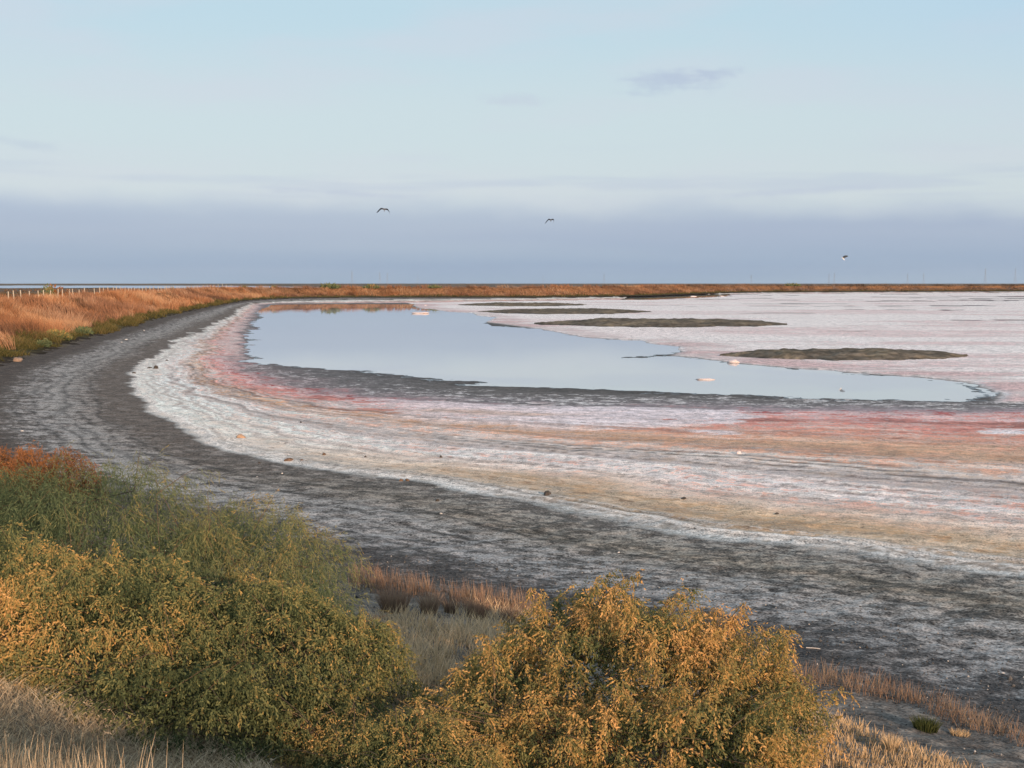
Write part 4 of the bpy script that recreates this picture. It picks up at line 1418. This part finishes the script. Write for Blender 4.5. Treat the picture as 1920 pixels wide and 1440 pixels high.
def grass(name, poly, n, H, W, pal, label, bend=.5, lean_k=.6, segs=3, tone=.5, clump=1.2, gap=.35, extra=None, seed=1, ears=0):
    global rng
    rng = np.random.default_rng(seed)
    if callable(poly):
        x, y, z = poly(n)
    else:
        x, y, z = area_points(n, poly)
    c = fbm(x * clump, y * clump, seed + 3, 3)
    keep = rng.random(len(x)) < sstep(c, gap - .08, gap + .12)
    x, y, z, c = x[keep], y[keep], z[keep], c[keep]
    k = len(x)
    hh = rng.uniform(H[0], H[1], k) * (.6 + .7 * c)
    a = rng.uniform(0, 6.28, k) * .75 + fbm(x * .8, y * .8, seed + 7, 2) * 5
    lean = np.column_stack([np.cos(a), np.sin(a), np.zeros(k)]) * (rng.uniform(.1, 1.3, k) * lean_k)[:, None]
    v, f = blades(np.column_stack([x, y, z - .02]), lean, hh, W * rng.uniform(.6, 1.5, k), segs, bend)
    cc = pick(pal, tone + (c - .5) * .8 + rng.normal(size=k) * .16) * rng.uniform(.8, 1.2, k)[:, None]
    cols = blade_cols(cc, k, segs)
    if ears:
        # drooping oat-like ears at the ends of some stalks
        sel = rng.choice(k, size=min(ears, k), replace=False)
        tip = v.reshape(k, -1, 3)[sel, -1]
        m = 7
        p = np.repeat(tip, m, axis=0) + rng.normal(size=(len(sel) * m, 3)) * np.array([.02, .02, .025])
        d = nrm(np.repeat(lean[sel], m, axis=0) + np.array([0, 0, -.6]) + rng.normal(size=p.shape) * .35)
        v2, f2 = quads_of_leaves(p, d, np.full(len(p), .026), np.full(len(p), .006))
        cols = np.concatenate([cols, np.repeat(np.tile(np.array([[.60, .48, .33]]), (len(p), 1)) * rng.uniform(.7, 1.2, (len(p), 1)), 4, axis=0)])
        f = np.concatenate([f, f2 + len(v)])
        v = np.concatenate([v, v2])
    return stuff(name, v, f, cols, STRAW, label)


PAL_TAN = [(.18, .14, .10), (.33, .26, .175), (.48, .37, .24), (.60, .48, .32), (.70, .58, .41)]
PAL_BLOND = [(.31, .21, .11), (.52, .37, .205), (.67, .50, .30), (.75, .58, .38)]
PAL_RED = [(.14, .11, .085), (.22, .155, .11), (.30, .195, .14), (.36, .25, .17), (.44, .34, .23)]
def crest_left(n):
    x, y = rng.uniform(-4.2, 0.3, n), rng.uniform(3.2, 8.8, n)
    q = sdist(np.column_stack([x, y]), FOOT)
    ok = (q > 8.2) & (np.abs(x) < y * .46 + .3)
    return x[ok], y[ok], height(x[ok], y[ok])
def left_tuft(n):
    x, y = rng.normal(-2.15, .22, n), rng.normal(5.1, .22, n)
    return x, y, height(x, y)
grass('dry_grass', crest_left, 46000, (.07, .20), .0052, PAL_TAN, 'pale dry grass with bent stalks in the bottom left corner', bend=.75, lean_k=.9, segs=3, tone=.66, clump=1.6, gap=.15, seed=201, ears=600)
grass('dry_grass', left_tuft, 1500, (.22, .46), .0042, PAL_TAN, 'upright tall grey straw tuft at the left edge before the golden shrub', bend=.18, lean_k=.35, segs=4, tone=.5, clump=2, gap=.1, seed=203)
grass('blond_grass', [(1430, 1340), (1560, 1345), (1660, 1385), (1760, 1415), (1930, 1435), (1930, 1500), (1430, 1500)], 6500, (.05, .15), .009, PAL_BLOND, 'short blond grass at the bottom right beside the golden shrub', bend=.35, lean_k=.5, segs=2, tone=.55, clump=1.7, gap=.45, seed=207)
grass('blond_grass', [(690, 1160), (790, 1148), (940, 1150), (1010, 1175), (990, 1330), (720, 1330), (660, 1215)], 8500, (.08, .30), .009, PAL_BLOND, 'blond grass in the gap between the two big shrubs', bend=.5, lean_k=.7, segs=2, tone=.85, clump=2.0, gap=.38, seed=211)
grass('red_stalks', [(655, 1105), (720, 1120), (820, 1140), (960, 1155), (1010, 1165), (1010, 1150), (930, 1130), (780, 1105), (660, 1085)], 2000, (.08, .36), .0075, PAL_RED, 'reddish brown upright stalks at the edge of the grey mud behind the gap', bend=.12, lean_k=.55, segs=3, tone=.5, clump=2.2, gap=.44, seed=213)
grass('red_stalks', [(1460, 1290), (1560, 1290), (1700, 1335), (1800, 1365), (1930, 1410), (1930, 1385), (1780, 1330), (1640, 1280), (1500, 1255)], 2800, (.05, .24), .005, PAL_RED, 'brownish thin stalks on gravel at the lower right', bend=.2, lean_k=.8, segs=3, tone=.55, clump=2.0, gap=.46, seed=217)
# single tufts that can be told apart
def tuft(px, py, n, H, spread, pal, W, label, seed, tone=.4):
    x, y, z = on_ground(px, py, .6)
    g = np.random.default_rng(seed)
    a = g.uniform(0, 6.28, n)
    rr = g.random(n) ** .7 * spread
    p = np.column_stack([np.cos(a) * rr * .35, np.sin(a) * rr * .35, np.full(n, -.02)])
    p[:, 2] += height(x + p[:, 0], y + p[:, 1]) - z
    lean = np.column_stack([np.cos(a), np.sin(a), np.zeros(n)]) * (g.uniform(.2, 1.0, n) * .9)[:, None]
    v, f = blades(p, lean, g.uniform(.6, 1.0, n) * H, W * g.uniform(.7, 1.4, n), 3, .25)
    o = new_obj('grass_tuft', mesh_np('grass_tuft', v, f, blade_cols(pick(pal, np.clip(tone + g.normal(size=n) * .2, 0, 1)), n, 3)), STRAW, None, (x, y, z))
    tag(o, label, 'grass tuft', 'tufts standing on the gravel')


tuft(738, 1148, 900, .36, .42, PAL_RED, .006, 'fullest coral red tuft, leftmost in the row behind the gap', 1, .6)
tuft(805, 1150, 420, .33, .26, PAL_RED, .006, 'ochre tuft right of the coral red one', 2, .7)
tuft(895, 1160, 520, .32, .34, PAL_RED, .006, 'brown red tuft before the grey mud, third in the row', 3, .5)
tuft(845, 1150, 300, .24, .22, PAL_RED, .006, 'short tuft squeezed between the ochre and the brown red tuft', 7, .55)
tuft(960, 1172, 380, .28, .30, PAL_RED, .006, 'dull brown tuft at the right end of the row, half behind the golden shrub', 8, .35)
tuft(1735, 1368, 520, .16, .30, [(.035, .045, .018), (.07, .085, .03), (.12, .12, .05)], .006, 'small green tuft alone on the gravel at lower right', 4, .5)
tuft(1800, 1378, 260, .08, .24, PAL_BLOND, .005, 'flat blond tuft beside the small green tuft', 5, .5)
tuft(1672, 1410, 300, .19, .12, PAL_BLOND, .006, 'upright blond tuft tallest in the bottom right grass', 6, .7)

# ------------------------------------------------------------------ loose stones on the gravel
g = np.random.default_rng(77)
n = 5200
px_, py_ = g.uniform(560, 1990, n), g.uniform(1080, 1440, n)
x = g.uniform(-4, 9, n); y = g.uniform(8.5, 21, n)
q = sdist(np.column_stack([x, y]), FOOT)
ok = (q > -3.2 + g.normal(size=n) * .8) & (q < 4.5)
x, y = x[ok], y[ok]
z = height(x, y)
oct_v = np.array([[1, 0, 0], [0, 1, 0], [-1, 0, 0], [0, -1, 0], [0, 0, 1], [0, 0, -1]], float)
oct_f = np.array([[0, 1, 4], [1, 2, 4], [2, 3, 4], [3, 0, 4], [1, 0, 5], [2, 1, 5], [3, 2, 5], [0, 3, 5]])
k = len(x)
sz = g.uniform(.006, .016, k) * (1 + (g.random(k) < .04) * 1.2)
V = oct_v[None] * (sz[:, None] * g.uniform(.6, 1.3, (k, 3)))[:, None, :] * g.uniform(.75, 1.25, (k, 6, 1)) + np.column_stack([x, y, z + sz * .3])[:, None]
F = (np.arange(k)[:, None, None] * 6 + oct_f[None]).reshape(-1, 3)
sh = np.where(g.random(k) < .10, g.uniform(.28, .5, k), g.uniform(.05, .16, k))
cols = np.repeat(sh[:, None] * np.array([1.0, .96, .92]), 6, axis=0)
stuff('gravel', V.reshape(-1, 3), F, cols, leaf_mat('pebble', 0.0), 'loose dark and pale pebbles on the near shore')


# ------------------------------------------------------------------ the air
def haze_box():
    x0, x1, y0, y1, z0, z1 = -6500, 6500, -6500, 6500, -2.0, 75.0
    me = bpy.data.meshes.new('haze')
    me.from_pydata([(x0, y0, z0), (x1, y0, z0), (x1, y1, z0), (x0, y1, z0), (x0, y0, z1), (x1, y0, z1), (x1, y1, z1), (x0, y1, z1)], [],
                   [(3, 2, 1, 0), (4, 5, 6, 7), (0, 1, 5, 4), (1, 2, 6, 5), (2, 3, 7, 6), (3, 0, 4, 7)])
    m = bpy.data.materials.new('haze')
    m.use_nodes = True
    g = NT(m.node_tree)
    pv = g.n('ShaderNodeVolumePrincipled', i_Color=(.80, .86, .95), i_Density=HAZE)
    pv.inputs['Anisotropy'].default_value = 0.0
    g.n('ShaderNodeOutputMaterial', i_Volume=pv.outputs[0])
    o = new_obj('haze', me, m)
    tag(o, 'thin pale haze in the air over the salt flats', kind='stuff')


HAZE = 2.5e-5
haze_box()
